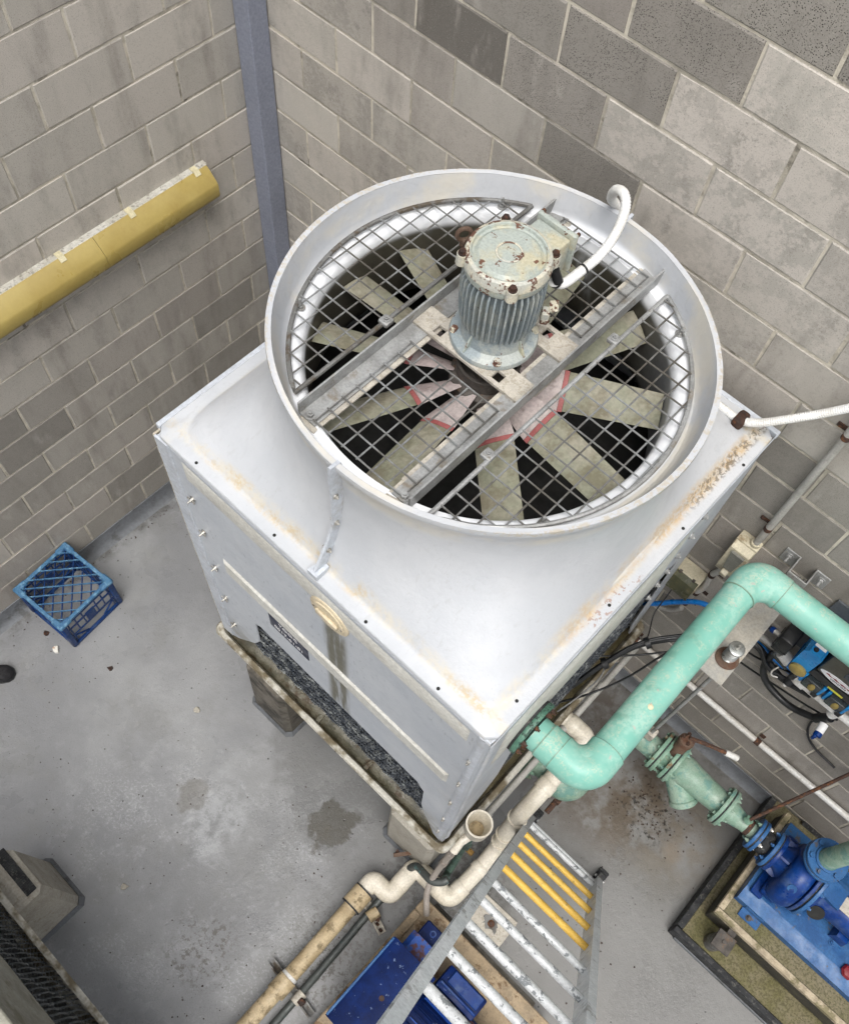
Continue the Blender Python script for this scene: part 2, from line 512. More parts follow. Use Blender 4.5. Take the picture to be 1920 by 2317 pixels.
def m_frp(name, ca, cb, cc, cd):
    """white glass-fibre of the tower: grey-white, yellowed along the flange, mould in the grooves"""
    t = NT('mat_' + name, 0.42, 0, 0.5)
    c = t.mix(ca, cb, t.rng(t.noise(2.2, 4), 0.35, 0.65))
    c = t.mix(c, cc, t.math('MULTIPLY', t.rng(t.noise(14, 5, 0.7), 0.5, 0.72), 0.5))
    tide = t.mul(t.rng(t.noise(7, 4, 0.6, None, 1.5), 0.485, 0.50), t.rng(t.noise(7, 4, 0.6, None, 1.5), 0.53, 0.505))
    c = t.mix(c, cc, t.math('MULTIPLY', tide, 0.22))
    speck = t.rng(t.vor(95), 0.16, 0.09)
    c = t.mix(c, cd, t.math('MULTIPLY', t.mul(speck, t.rng(t.noise(5, 3), 0.42, 0.62)), 0.5))
    x, y, z = t.xyz()
    topz = t.math('MULTIPLY', t.rng(z, 2.585, 2.612), t.rng(z, 2.74, 2.66))
    e = t.band(1, -1.487, 0.004, 0.024)
    e = t.math('MAXIMUM', e, t.band(1, -0.140, 0.004, 0.022))
    ex = t.band(0, 2.632, 0.006, 0.026)
    ex = t.math('MAXIMUM', ex, t.math('MULTIPLY', t.band(0, 1.288, 0.004, 0.022), 0.6))
    mask = t.math('MULTIPLY', t.math('MAXIMUM', e, ex), topz)
    n1 = t.math('MULTIPLY', t.rng(t.noise(8, 6, 0.7), 0.36, 0.58), t.rng(t.noise(55, 4, 0.7), 0.36, 0.58, 0.35, 1.0))
    c = t.mix(c, C(200, 192, 174), t.math('MULTIPLY', t.math('MULTIPLY', mask, n1), 0.7))
    c = t.mix(c, C(184, 158, 120), t.mul(ex, topz, t.rng(t.noise(75, 4, 0.7), 0.38, 0.56, 0.3, 1.0), t.rng(t.noise(5, 4), 0.40, 0.6), t.rng(x, 2.55, 2.6), t.rng(y, -1.3, -1.05), 0.85))
    c = t.mix(c, C(186, 166, 130), t.mul(e, topz, t.rng(t.noise(75, 4, 0.7), 0.40, 0.56, 0.2, 1.0), t.rng(t.noise(6.5, 5, 0.7), 0.45, 0.6), 0.75))
    mould = t.mul(t.band(0, 2.638, 0.008, 0.02), topz, t.rng(y, -0.62, -0.45), t.rng(t.noise(60, 5, 0.8), 0.49, 0.56))
    c = t.mix(c, C(76, 66, 50), t.math('MULTIPLY', mould, 0.65))
    rust = t.mul(t.band(0, 2.665, 0.012, 0.015), topz, t.near((2.66, -0.97, None), 0.10, 0.06, 0.1, 12), t.rng(t.noise(70, 3), 0.57, 0.62))
    c = t.mix(c, C(140, 100, 76), t.math('MULTIPLY', rust, 0.6))
    dash = t.mul(0.9 if name == 'frp_panel' else 0.35, t.rng(t.noise(26, 2, 0.5, t.vmul(t.pos, (2.6, 1.0, 0.9))), 0.60, 0.68), t.rng(t.noise(3, 2), 0.4, 0.6))
    c = t.mix(c, cd, t.math('MULTIPLY', dash, 0.55))
    # yellowed inside of the stack's gutter
    rad = t.math('SQRT', t.math('ADD', t.math('POWER', t.math('SUBTRACT', x, 1.970), 2.0), t.math('POWER', t.math('ADD', y, 0.815), 2.0)))
    gut = t.mul(t.rng(rad, 0.580, 0.590), t.rng(rad, 0.625, 0.612), t.rng(z, 3.0, 3.05))
    c = t.mix(c, C(214, 204, 180), t.math('MULTIPLY', t.math('MULTIPLY', gut, t.rng(t.noise(4, 4), 0.42, 0.62)), 0.45))
    shd = t.mul(t.rng(rad, 0.588, 0.580), t.rng(z, 3.0, 3.03))
    c = t.mix(c, C(226, 228, 231), t.math('MULTIPLY', shd, 0.95))
    # green slime low in the throat
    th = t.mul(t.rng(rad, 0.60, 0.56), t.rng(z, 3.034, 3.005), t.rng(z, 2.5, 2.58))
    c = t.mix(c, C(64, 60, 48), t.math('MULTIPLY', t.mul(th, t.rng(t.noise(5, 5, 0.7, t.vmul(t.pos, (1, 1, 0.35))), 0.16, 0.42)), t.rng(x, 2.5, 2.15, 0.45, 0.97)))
    # raw trimmed edge of the rim
    rim = t.mul(t.rng(rad, 0.622, 0.632), t.rng(z, 3.128, 3.136))
    c = t.mix(c, C(176, 166, 146), t.math('MULTIPLY', t.mul(rim, t.rng(t.noise(50, 4, 0.8), 0.46, 0.58)), 0.75))
    # streak under the inspection cover, splash marks low on the front panel
    f = t.rng(y, -1.50, -1.53)
    stk = t.mul(t.band(0, 2.048, 0.030, 0.040), t.rng(z, 2.38, 2.3), t.rng(z, 1.30, 1.5), f, t.rng(t.noise(5, 4, 0.6, t.vmul(t.pos, (6, 1, 0.6))), 0.25, 0.55))
    c = t.mix(c, C(88, 84, 64), t.math('MULTIPLY', stk, 0.9))
    knot = t.mul(t.near((2.05, None, 1.86), 0.035, 0.05, 0.05, 20), f)
    c = t.mix(c, C(112, 98, 66), t.math('MULTIPLY', knot, 0.75))
    spl = t.mul(t.rng(z, 1.22, 0.82), t.rng(t.noise(7, 6, 0.75), 0.38, 0.6), t.rng(z, 0.5, 0.7))
    c = t.mix(c, C(118, 110, 86), t.math('MULTIPLY', spl, 0.75))
    grime = t.mul(t.near((2.68, -0.95, 1.75), 0.12, 0.3, 0.3, 6), t.rng(x, 2.64, 2.66), 0.0)
    h = t.math('ADD', t.noise(60, 4, 0.6), t.math('MULTIPLY', t.noise(9, 3), 0.8))
    MAT[name] = t.out(c, t.rng(t.noise(5, 4), 0.3, 0.7, 0.34, 0.58), h, 0.30, 0.005)
m_frp('frp', C(179, 182, 186), C(189, 191, 194), C(176, 179, 183), C(158, 158, 156))
m_frp('frp_panel', C(176, 181, 188), C(186, 190, 195), C(166, 171, 178), C(134, 139, 146))

worn('frp_plain', C(188, 193, 200), C(174, 178, 184), 0.45, 0, 4, dirt=C(150, 138, 108), dscale=6, dlo=0.55, dhi=0.75, damt=0.5, bump=0.15, bscale=60)
worn('frp_edge', C(196, 190, 176), C(150, 138, 112), 0.6, 0, 16, dirt=C(110, 98, 72), dscale=40, dlo=0.5, dhi=0.64, damt=0.7)
worn('frp_cream', C(206, 205, 198), C(192, 190, 182), 0.5, 0, 5, dirt=C(160, 150, 128), dscale=9, dlo=0.56, dhi=0.75, damt=0.5, bump=0.15)
worn('basin', C(186, 183, 172), C(142, 132, 108), 0.45, 0, 6, dirt=C(84, 72, 48), dscale=6, dlo=0.44, dhi=0.60, damt=0.8, bump=0.2)
worn('algae', C(72, 70, 58), C(106, 102, 88), 0.35, 0, 9, lo=0.4, hi=0.6, dirt=C(60, 44, 24), dscale=13, dlo=0.5, dhi=0.62, damt=0.8, bump=0.7, bscale=40, bdist=0.006)
worn('water', C(74, 68, 48), C(96, 88, 64), 0.08, 0, 6, bump=0.3, bscale=30, bdist=0.004, rvar=0.04, dirt=C(120, 112, 90), dscale=30, dlo=0.6, dhi=0.7, damt=0.5)
worn('fill', C(44, 49, 56), C(88, 92, 96), 0.34, 0, 30, dirt=C(150, 153, 150), dscale=15, dlo=0.50, dhi=0.66, damt=0.55, bump=0.4)
worn('fill_grey', C(70, 76, 80), C(96, 101, 104), 0.4, 0, 30, dirt=C(150, 152, 150), dscale=46, dlo=0.55, dhi=0.66, damt=0.6, bump=0.4)
worn('block_side', C(60, 56, 46), C(44, 42, 36), 0.9, 0, 7, dirt=C(84, 80, 56), dscale=12, dlo=0.5, dhi=0.66, damt=0.6, bump=0.6, bscale=120, bdist=0.003)
worn('rib_grey', C(146, 144, 132), C(128, 126, 114), 0.6, 0, 6, dirt=C(104, 98, 80), dscale=9, dlo=0.52, dhi=0.68, damt=0.6)
worn('galv', C(164, 165, 164), C(138, 138, 136), 0.5, 0.35, 10, dirt=C(112, 98, 78), dscale=14, dlo=0.55, dhi=0.7, damt=0.75, bump=0.2)
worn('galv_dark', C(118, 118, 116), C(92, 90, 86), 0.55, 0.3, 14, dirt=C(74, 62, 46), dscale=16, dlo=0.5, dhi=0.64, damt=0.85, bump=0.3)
worn('galv_wire', C(140, 142, 142), C(104, 102, 98), 0.5, 0.3, 7, dirt=C(66, 60, 50), dscale=5, dlo=0.45, dhi=0.62, damt=0.8)
worn('galv_dusty', C(186, 180, 168), C(166, 160, 150), 0.75, 0.1, 18, dirt=C(140, 132, 116), dscale=70, dlo=0.5, dhi=0.62, damt=0.5)
worn('bracket', C(164, 162, 156), C(178, 172, 160), 0.6, 0.25, 8, dirt=C(158, 132, 92), dscale=7, dlo=0.55, dhi=0.72, damt=0.7)
worn('motor', C(136, 146, 149), C(170, 173, 166), 0.5, 0, 14, lo=0.44, hi=0.6, amt=0.75, dirt=C(96, 58, 38), dscale=30, dlo=0.66, dhi=0.70, damt=0.9, bump=0.3)
worn('motor_top', C(160, 167, 160), C(184, 174, 142), 0.5, 0, 9, lo=0.48, hi=0.66, amt=0.7, dirt=C(94, 56, 38), dscale=24, dlo=0.585, dhi=0.63, damt=0.95, bump=0.3)
worn('motor_rim', C(196, 190, 170), C(170, 172, 166), 0.5, 0, 14, dirt=C(88, 52, 38), dscale=22, dlo=0.525, dhi=0.575, damt=0.95, bump=0.4)
worn('rust', C(68, 48, 38), C(52, 38, 32), 0.85, 0, 30, dirt=C(120, 80, 52), dscale=60, dlo=0.5, dhi=0.65, damt=0.7, bump=0.8, bscale=160, bdist=0.002)
worn('rust_dark', C(62, 40, 30), C(44, 34, 30), 0.8, 0.1, 30, dirt=C(110, 66, 40), dscale=50, dlo=0.55, dhi=0.68, damt=0.7, bump=0.6)
worn('blade', C(140, 141, 121), C(154, 148, 132), 0.6, 0, 5, dirt=C(104, 96, 74), dscale=12, dlo=0.45, dhi=0.65, damt=0.6)
worn('blade_root', C(192, 180, 176), C(176, 162, 160), 0.6, 0, 8, dirt=C(120, 104, 98), dscale=20, dlo=0.5, dhi=0.7, damt=0.6)
worn('blade_red', C(166, 96, 94), C(154, 84, 82), 0.6, 0, 20)
worn('cast_dark', C(66, 62, 58), C(92, 86, 80), 0.65, 0.2, 20, dirt=C(110, 84, 60), dscale=30, dlo=0.55, dhi=0.7, damt=0.6)
worn('inside', C(26, 26, 24), C(18, 18, 17), 0.7, 0, 8)
worn('conduit', C(226, 226, 224), C(206, 204, 198), 0.45, 0, 12, fine=0.05)
worn('conduit_grey', C(168, 166, 160), C(150, 148, 142), 0.55, 0, 10, dirt=C(140, 118, 88), dscale=6, dlo=0.6, dhi=0.75, damt=0.6)
worn('pvc', C(214, 207, 192), C(202, 194, 176), 0.42, 0, 7, dirt=C(160, 144, 114), dscale=9, dlo=0.56, dhi=0.75, damt=0.4, bump=0.08)
worn('pvc_old', C(184, 166, 134), C(152, 134, 102), 0.6, 0, 8, dirt=C(96, 82, 58), dscale=22, dlo=0.5, dhi=0.64, damt=0.7, bump=0.2)
worn('pvc_white', C(205, 204, 200), C(184, 180, 172), 0.45, 0, 8, dirt=C(130, 118, 98), dscale=12, dlo=0.55, dhi=0.72, damt=0.5)
def m_teal():
    t = NT('mat_turquoise', 0.45, 0, 0.45)
    c = t.mix(C(114, 172, 157), C(130, 182, 168), t.rng(t.noise(5, 4), 0.36, 0.64))
    chalk = t.mul(t.rng(t.noise(4.5, 4, 0.65), 0.47, 0.62), t.rng(t.noise(60, 2, 0.7), 0.38, 0.58, 0.25, 1.0))
    c = t.mix(c, C(164, 194, 181), t.math('MULTIPLY', chalk, 0.6))
    up = t.t.nodes.new('ShaderNodeSeparateXYZ'); t.t.links.new(t.nrm, up.inputs[0])
    dust = t.mul(t.rng(up.outputs[2], 0.35, 0.9), t.rng(t.noise(16, 4, 0.7), 0.46, 0.62), t.rng(t.noise(120, 2, 0.7), 0.4, 0.6))
    c = t.mix(c, C(176, 184, 164), t.math('MULTIPLY', dust, 0.6))
    chip = t.mul(t.rng(t.noise(30, 3, 0.6), 0.685, 0.70), 0.9)
    c = t.mix(c, C(168, 166, 158), chip)
    spot = t.mul(t.rng(t.vor(38), 0.10, 0.05), t.rng(t.noise(6, 2), 0.48, 0.6))
    c = t.mix(c, C(86, 112, 100), t.math('MULTIPLY', spot, 0.7))
    drip = t.rng(t.noise(12, 3, 0.6, t.vmul(t.pos, (1.0, 1.0, 0.25))), 0.60, 0.74)
    c = t.mix(c, C(92, 140, 124), t.math('MULTIPLY', drip, 0.5))
    MAT['turquoise'] = t.out(c, t.rng(t.noise(9, 3), 0.3, 0.7, 0.35, 0.6), t.noise(60, 3), 0.2, 0.0015)
m_teal()
worn('green_old', C(116, 144, 126), C(136, 156, 140), 0.5, 0, 10, lo=0.42, hi=0.6, amt=0.9, dirt=C(84, 128, 122), dscale=14, dlo=0.52, dhi=0.6, damt=0.7, bump=0.25)
worn('green_rusty', C(120, 150, 130), C(96, 130, 112), 0.6, 0, 14, dirt=C(112, 78, 48), dscale=12, dlo=0.52, dhi=0.64, damt=0.85, bump=0.4)
worn('green_dark', C(70, 108, 92), C(98, 136, 118), 0.5, 0, 18, dirt=C(26, 40, 34), dscale=40, dlo=0.5, dhi=0.56, damt=0.85)
worn('blue_pump', C(4, 42, 102), C(7, 56, 124), 0.40, 0, 7, dirt=C(78, 96, 124), dscale=11, dlo=0.48, dhi=0.68, damt=0.5, bump=0.25, bscale=40)
worn('blue_faded', C(50, 92, 138), C(32, 72, 120), 0.42, 0, 8, dirt=C(92, 80, 62), dscale=15, dlo=0.6, dhi=0.68, damt=0.8, bump=0.2)
worn('blue_deep', C(4, 24, 68), C(7, 34, 88), 0.5, 0, 9, dirt=C(120, 138, 170), dscale=30, dlo=0.63, dhi=0.68, damt=0.75, bump=0.15)
worn('blue_rusty', C(30, 66, 140), C(60, 96, 150), 0.5, 0, 12, dirt=C(84, 52, 34), dscale=12, dlo=0.48, dhi=0.58, damt=0.9, bump=0.4)
worn('blue_plastic', C(22, 128, 190), C(16, 110, 172), 0.35, 0, 10, fine=0.05)
worn('blue_tube', C(20, 112, 188), C(16, 100, 172), 0.35, 0, 10, fine=0.05)
worn('crate', C(14, 46, 96), C(20, 58, 112), 0.42, 0, 14, dirt=C(60, 84, 110), dscale=20, dlo=0.5, dhi=0.7, damt=0.4, bump=0.05)
worn('crate_rim', C(66, 108, 140), C(48, 90, 128), 0.5, 0, 16, dirt=C(120, 160, 184), dscale=30, dlo=0.5, dhi=0.66, damt=0.6, bump=0.05)
worn('black_plastic', C(20, 21, 23), C(30, 31, 33), 0.42, 0, 12, fine=0.05, bump=0.1)
worn('cable', C(18, 19, 20), C(34, 35, 36), 0.45, 0, 14, fine=0.05, bump=0.05)
worn('rubber', C(34, 35, 37), C(56, 57, 58), 0.8, 0, 16, dirt=C(110, 108, 102), dscale=60, dlo=0.58, dhi=0.66, damt=0.5, bump=0.8, bscale=140, bdist=0.003)
worn('shoe', C(22, 21, 24), C(34, 33, 36), 0.85, 0, 40, fine=0.25, bump=0.6, bscale=400, bdist=0.001)
worn('alu', C(230, 232, 233), C(214, 217, 219), 0.45, 0.0, 6, dirt=C(112, 108, 100), dscale=18, dlo=0.55, dhi=0.68, damt=0.6, bump=0.15)
worn('alu_rung', C(204, 206, 206), C(188, 190, 190), 0.55, 0.15, 8, dirt=C(112, 116, 118), dscale=26, dlo=0.56, dhi=0.59, damt=0.9, bump=0.15)
worn('yellow_rung', C(224, 184, 84), C(208, 166, 66), 0.55, 0, 14, dirt=C(140, 120, 72), dscale=30, dlo=0.58, dhi=0.66, damt=0.7)
worn('plinth', C(166, 161, 150), C(152, 147, 136), 0.85, 0, 7, dirt=C(118, 106, 86), dscale=22, dlo=0.54, dhi=0.7, damt=0.5, bump=0.4, bscale=130, bdist=0.002)
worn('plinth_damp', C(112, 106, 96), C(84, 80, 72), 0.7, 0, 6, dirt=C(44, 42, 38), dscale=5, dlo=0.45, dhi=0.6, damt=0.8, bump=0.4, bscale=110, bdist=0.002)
worn('concrete_pad', C(160, 142, 116), C(130, 116, 96), 0.88, 0, 8, dirt=C(88, 62, 40), dscale=15, dlo=0.54, dhi=0.64, damt=0.7, bump=0.6, bscale=120, bdist=0.003)
worn('concrete_moss', C(116, 108, 86), C(94, 90, 56), 0.9, 0, 5, lo=0.34, hi=0.66, amt=0.95, dirt=C(62, 60, 38), dscale=95, dlo=0.46, dhi=0.62, damt=0.55, bump=0.7, bscale=130, bdist=0.003)
worn('concrete_edge', C(176, 162, 138), C(140, 128, 108), 0.9, 0, 18, dirt=C(96, 92, 60), dscale=12, dlo=0.5, dhi=0.62, damt=0.7, bump=0.7, bscale=120, bdist=0.004)
worn('skirting', C(106, 109, 113), C(92, 94, 96), 0.6, 0, 4, dirt=C(62, 60, 56), dscale=9, dlo=0.54, dhi=0.68, damt=0.6, bump=0.2)
worn('column', C(136, 141, 156), C(130, 135, 149), 0.48, 0.0, 5, dirt=C(98, 102, 114), dscale=5, dlo=0.6, dhi=0.75, damt=0.35, bump=0.08)
worn('diffuser', C(162, 144, 84), C(154, 135, 76), 0.36, 0, 4, fine=0.04, dirt=C(140, 116, 58), dscale=9, dlo=0.56, dhi=0.75, damt=0.4, bump=0.05)
worn('batten', C(188, 186, 178), C(168, 164, 152), 0.6, 0, 7, dirt=C(96, 90, 80), dscale=60, dlo=0.52, dhi=0.66, damt=0.6)
worn('clip', C(206, 198, 166), C(186, 178, 146), 0.5, 0, 10)
worn('cover_disc', C(206, 192, 164), C(188, 176, 152), 0.45, 0, 9, dirt=C(150, 128, 92), dscale=12, dlo=0.55, dhi=0.7, damt=0.5)
worn('box_cream', C(196, 188, 164), C(176, 168, 146), 0.5, 0, 10, dirt=C(120, 96, 60), dscale=12, dlo=0.53, dhi=0.66, damt=0.7)
worn('box_lid', C(70, 72, 56), C(92, 90, 66), 0.22, 0, 8, fine=0.05, dirt=C(120, 110, 76), dscale=10, dlo=0.5, dhi=0.7, damt=0.5)
worn('box_grey', C(126, 126, 118), C(110, 110, 104), 0.5, 0, 10)
worn('panel_dark', C(84, 88, 92), C(70, 74, 78), 0.5, 0, 8)
worn('controller', C(84, 82, 72), C(74, 72, 64), 0.5, 0, 9)
worn('brass', C(150, 116, 60), C(118, 92, 50), 0.4, 0.6, 20)
worn('dial', C(150, 132, 74), C(118, 104, 60), 0.4, 0, 24)
worn('screen', C(40, 52, 64), C(30, 40, 50), 0.2, 0, 10)
worn('white_print', C(226, 226, 226), C(212, 212, 212), 0.5, 0, 10, fine=0.0)
worn('navy', C(38, 42, 62), C(46, 50, 70), 0.5, 0, 10, fine=0.05)
worn('red_print', C(126, 24, 34), C(110, 20, 30), 0.5, 0, 10)
worn('dark_print', C(40, 40, 44), C(50, 50, 54), 0.5, 0, 10)
worn('yellow_print', C(204, 200, 70), C(180, 176, 60), 0.5, 0, 30)
worn('copper_old', C(76, 80, 78), C(62, 66, 66), 0.55, 0.3, 10, dirt=C(96, 150, 150), dscale=12, dlo=0.6, dhi=0.68, damt=0.8)
worn('verdigris', C(62, 84, 76), C(84, 104, 92), 0.6, 0.1, 18, dirt=C(40, 48, 44), dscale=20, dlo=0.45, dhi=0.6, damt=0.7)
worn('hose', C(156, 148, 140), C(140, 132, 124), 0.5, 0, 9, dirt=C(118, 100, 82), dscale=14, dlo=0.55, dhi=0.7, damt=0.5)
worn('flake', C(206, 204, 196), C(180, 176, 166), 0.7, 0, 20, dirt=C(150, 96, 52), dscale=20, dlo=0.5, dhi=0.6, damt=0.7)
worn('litter', C(60, 44, 34), C(40, 30, 26), 0.9, 0, 30)
worn('stainless', C(196, 194, 188), C(160, 154, 142), 0.35, 0.8, 20)
worn('spring', C(170, 172, 170), C(140, 138, 132), 0.4, 0.7, 18, dirt=C(118, 76, 52), dscale=14, dlo=0.55, dhi=0.66, damt=0.7)
worn('rust_plate', C(100, 80, 66), C(82, 64, 52), 0.8, 0.1, 12, dirt=C(86, 54, 38), dscale=20, dlo=0.5, dhi=0.62, damt=0.8)
worn('leaf_dry', C(196, 158, 112), C(160, 120, 80), 0.8, 0, 30)
def m_clear():
    t = NT('mat_clear', 0.25, 0, 0.5)
    t.b.inputs['Transmission Weight'].default_value = 0.5
    MAT['smoky'] = t.out(C(70, 78, 80))
m_clear()

for k_, v_ in (('blue_deep', 0.15), ('blue_pump', 0.28), ('blue_faded', 0.3), ('blue_rusty', 0.2), ('crate', 0.3)):
    MAT[k_].node_tree.nodes['Principled BSDF'].inputs['Specular IOR Level'].default_value = v_
# ------------------------------------------------------------------ floor and walls
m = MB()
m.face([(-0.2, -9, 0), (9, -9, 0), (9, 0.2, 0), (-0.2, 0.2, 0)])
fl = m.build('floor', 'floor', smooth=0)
fl['kind'] = 'structure'
m = MB()
m.face([(-60, -60, -0.05), (60, -60, -0.05), (60, 60, -0.05), (-60, 60, -0.05)])
gd = m.build('ground', 'plinth', smooth=0)
gd['kind'] = 'structure'

BL, BH, BD, JT = 0.390, 0.190, 0.09, 0.010
block_meshes = {}
def block_mesh(w, h):
    """one hollow concrete block, front face towards +normal at local y = 0, lying in local x/z; worn, slightly uneven arrises"""
    key = (round(w, 3), round(h, 3))
    vr = rnd.randrange(8) if key == (BL, BH) else 0
    key = key + (vr,)
    if key in block_meshes:
        return block_meshes[key]
    bm = bmesh.new()
    bmesh.ops.create_cube(bm, size=1.0)
    for v in bm.verts:
        v.co = Vector((v.co.x * w, v.co.y * BD - BD / 2, v.co.z * h))
    bmesh.ops.bevel(bm, geom=[e for e in bm.edges if all(v.co.y > -0.001 for v in e.verts)], offset=0.0035, segments=1, affect='EDGES')
    rr = random.Random(vr + 11)
    for v in bm.verts:
        v.co.x += rr.uniform(-0.0026, 0.0026)
        v.co.z += rr.uniform(-0.0026, 0.0026)
    bmesh.ops.recalc_face_normals(bm, faces=bm.faces)
    me = bpy.data.meshes.new('block')
    bm.to_mesh(me); bm.free()
    me.materials.append(MAT['block'])
    block_meshes[key] = me
    return me

ZTOP = 2.71
def wall(name, label, axis, length, kmin, kmax, offs, tone):
    root = thing(name, label, 'wall', (0, 0, 0))
    zt = ZTOP - 0.2 * kmin
    mm = MB()
    if axis == 'y':                                        # left wall, face at x = 0, running to -y
        mm.box((-BD - 0.02, -length, 0), (-0.0035, 0.0, zt))
    else:                                                  # right wall, face at y = 0, running to +x
        mm.box((0.0, 0.0035, 0), (length, BD + 0.02, zt))
    mm.build('mortar', 'mortar', root, smooth=0)
    for k in range(kmin, kmax + 1):
        z1 = ZTOP - 0.2 * k
        z0 = max(0.0, z1 - 0.2)
        off = offs[k % 2]
        j = -1
        while True:
            a = off + 0.4 * j
            b = a + 0.4
            if a >= length:
                break
            a2, b2 = max(a, 0.0), min(b, length)
            jj = j
            j += 1
            if b2 - a2 < 0.05:
                continue
            w_ = (b2 - a2) - JT
            h_ = (z1 - z0) - JT
            if h_ < 0.04:
                continue
            me = block_mesh(w_, h_)
            cmid = (a2 + b2) / 2
            zc = (z0 + z1) / 2
            d = rnd.uniform(-0.0012, 0.0012)
            if axis == 'y':
                o = place('block', me, (d, -cmid, zc), root)
                o.rotation_euler = (0, 0, -PI / 2)
            else:
                o = place('block', me, (cmid, -d, zc), root)
                o.rotation_euler = (0, 0, PI)
            o.color = tone(k, jj)
    return root

def tone_left(k, j):
    r = rnd.random()
    if k <= 1:
        return (0.66 + 0.28 * r, 0.12, 0.15, 1)
    if k <= 4:
        return (0.78 + 0.2 * r, 0.05, 0.25 + 0.2 * rnd.random(), 1)
    if k == 5:
        return (0.60 + 0.2 * r, 0.05, 0.15, 1)
    return ((0.22 if r < 0.35 else 0.50) + 0.2 * rnd.random(), 0.06, 0.06, 1)

DARK = {(-3, 2), (-5, 3)}
PIT = {(-4, 3): 1.0, (-3, 3): 0.8, (-2, 3): 0.7, (-5, 4): 1.0, (-6, 4): 1.3, (-4, 2): 0.6, (-6, 5): 1.2, (-6, 3): 0.7, (-5, 2): 0.3, (-2, 1): 0.3, (-3, 1): 0.2}
LIGHT = {(-3, 4): 0.8, (-4, 4): 1.0, (-5, 5): 1.0, (-2, 4): 0.7, (-2, 5): 0.6, (-4, 5): 0.8, (-1, 4): 0.5, (-3, 5): 0.9}
def tone_right(k, j):
    r = rnd.random()
    if (k, j) in DARK:
        return (0.0, 0.25, 0.0, 1)
    if (k, j) in LIGHT:
        return (0.75 + 0.2 * r, 0.10, LIGHT[(k, j)], 1)
    if (k, j) in PIT:
        return (0.22 + 0.18 * r, PIT[(k, j)], 0.05, 1)
    if k >= 1 and j >= 5:
        return (0.18 + 0.3 * r, 0.30, 0.08, 1)
    if k <= -4:
        return (0.2 + 0.3 * r, 0.5, 0.1, 1)
    return (0.44 + 0.5 * r, 0.08, 0.15 + 0.35 * rnd.random(), 1)

wall('block_wall', 'grey concrete block wall on the left carrying the yellow strip light', 'y', 3.7, -5, 13, (0.012, 0.21), tone_left)
wall('block_wall', 'pitted concrete block wall on the right behind the white cooling tower', 'x', 5.2, -8, 13, (0.284, 0.089), tone_right)

# membrane turned up the foot of the walls
def skirt(axis, length, z):
    m = MB()
    if axis == 'y':
        m.prism([(0.0015, 0.0), (0.05, 0.0), (0.028, 0.012), (0.013, 0.035), (0.009, z), (0.0015, z)], -length, -0.0, 'y')
    else:
        m.prism([(-0.0015, 0.0), (-0.05, 0.0), (-0.028, 0.012), (-0.013, 0.035), (-0.009, z), (-0.0015, z)], 0.01, length, 'x')
    o = m.build('skirting', 'skirting', smooth=50)
    o['kind'] = 'structure'
skirt('y', 3.7, 0.12)
skirt('x', 3.79, 0.085)

# painted steel column in the corner
t = thing('steel_column', 'blue-grey painted steel column standing in the corner between the two walls', 'column', (0.05, -0.05, 0))
m = MB(); m.box((0.004, -0.1, 0.012), (0.1, -0.004, 4.3), 0.0025); m.build('shaft', 'column', t, smooth=0)
m = MB(); m.box((0.002, -0.16, 0.0), (0.16, -0.002, 0.012), 0.002); m.build('base_plate', 'column', t)

# fluorescent batten with a yellowed diffuser on the left wall
t = thing('strip_light', 'long strip light with yellowed diffuser mounted on the left block wall', 'light', (0.0, -1.2, 2.03))
prof = [(0.0, 2.045), (0.0, 2.188), (0.028, 2.188), (0.033, 2.184), (0.033, 2.045)]
m = MB(); m.prism(prof, -2.25, -0.372, 'y'); m.build('housing', 'batten', t, smooth=30)
dp = [(0.022, 2.170), (0.034, 2.187), (0.044, 2.184), (0.098, 2.130), (0.104, 2.118), (0.105, 2.064), (0.101, 2.052), (0.066, 2.026), (0.030, 2.030)]
m = MB(); m.prism(dp, -1.0, -0.385, 'y')
m.build('diffuser', 'diffuser', t, smooth=60)
m = MB(); m.prism(dp, -2.24, -1.002, 'y'); m.build('diffuser', 'diffuser', t, smooth=60)
m = MB(); m.prism([(p[0] * 0.99 + 0.0005, 2.1 + (p[1] - 2.1) * 0.985) for p in dp], -0.385, -0.3805, 'y'); m.build('end_cap', 'diffuser', t, smooth=50)
for yy in (-0.44, -0.80, -1.16, -1.60, -2.0):
    m = MB(); m.prism([(0.008, 2.1885), (0.008, 2.195), (0.038, 2.195), (0.056, 2.178), (0.054, 2.174), (0.036, 2.1895)], yy - 0.014, yy + 0.014, 'y')
    m.build('clip', 'clip', t, smooth=20)
# ------------------------------------------------------------------ the cooling tower
CX, CY = 1.970, -0.815                      # axis of the fan stack
BX, BY = 1.9595, -0.8155                    # middle of the casing
TX0, TX1, TY0, TY1 = 1.240, 2.684, -1.541, -0.095
tower = thing('cooling_tower', 'square white fibreglass cooling tower with a round fan stack on concrete plinths', 'cooling tower', (BX, BY, 0.69))

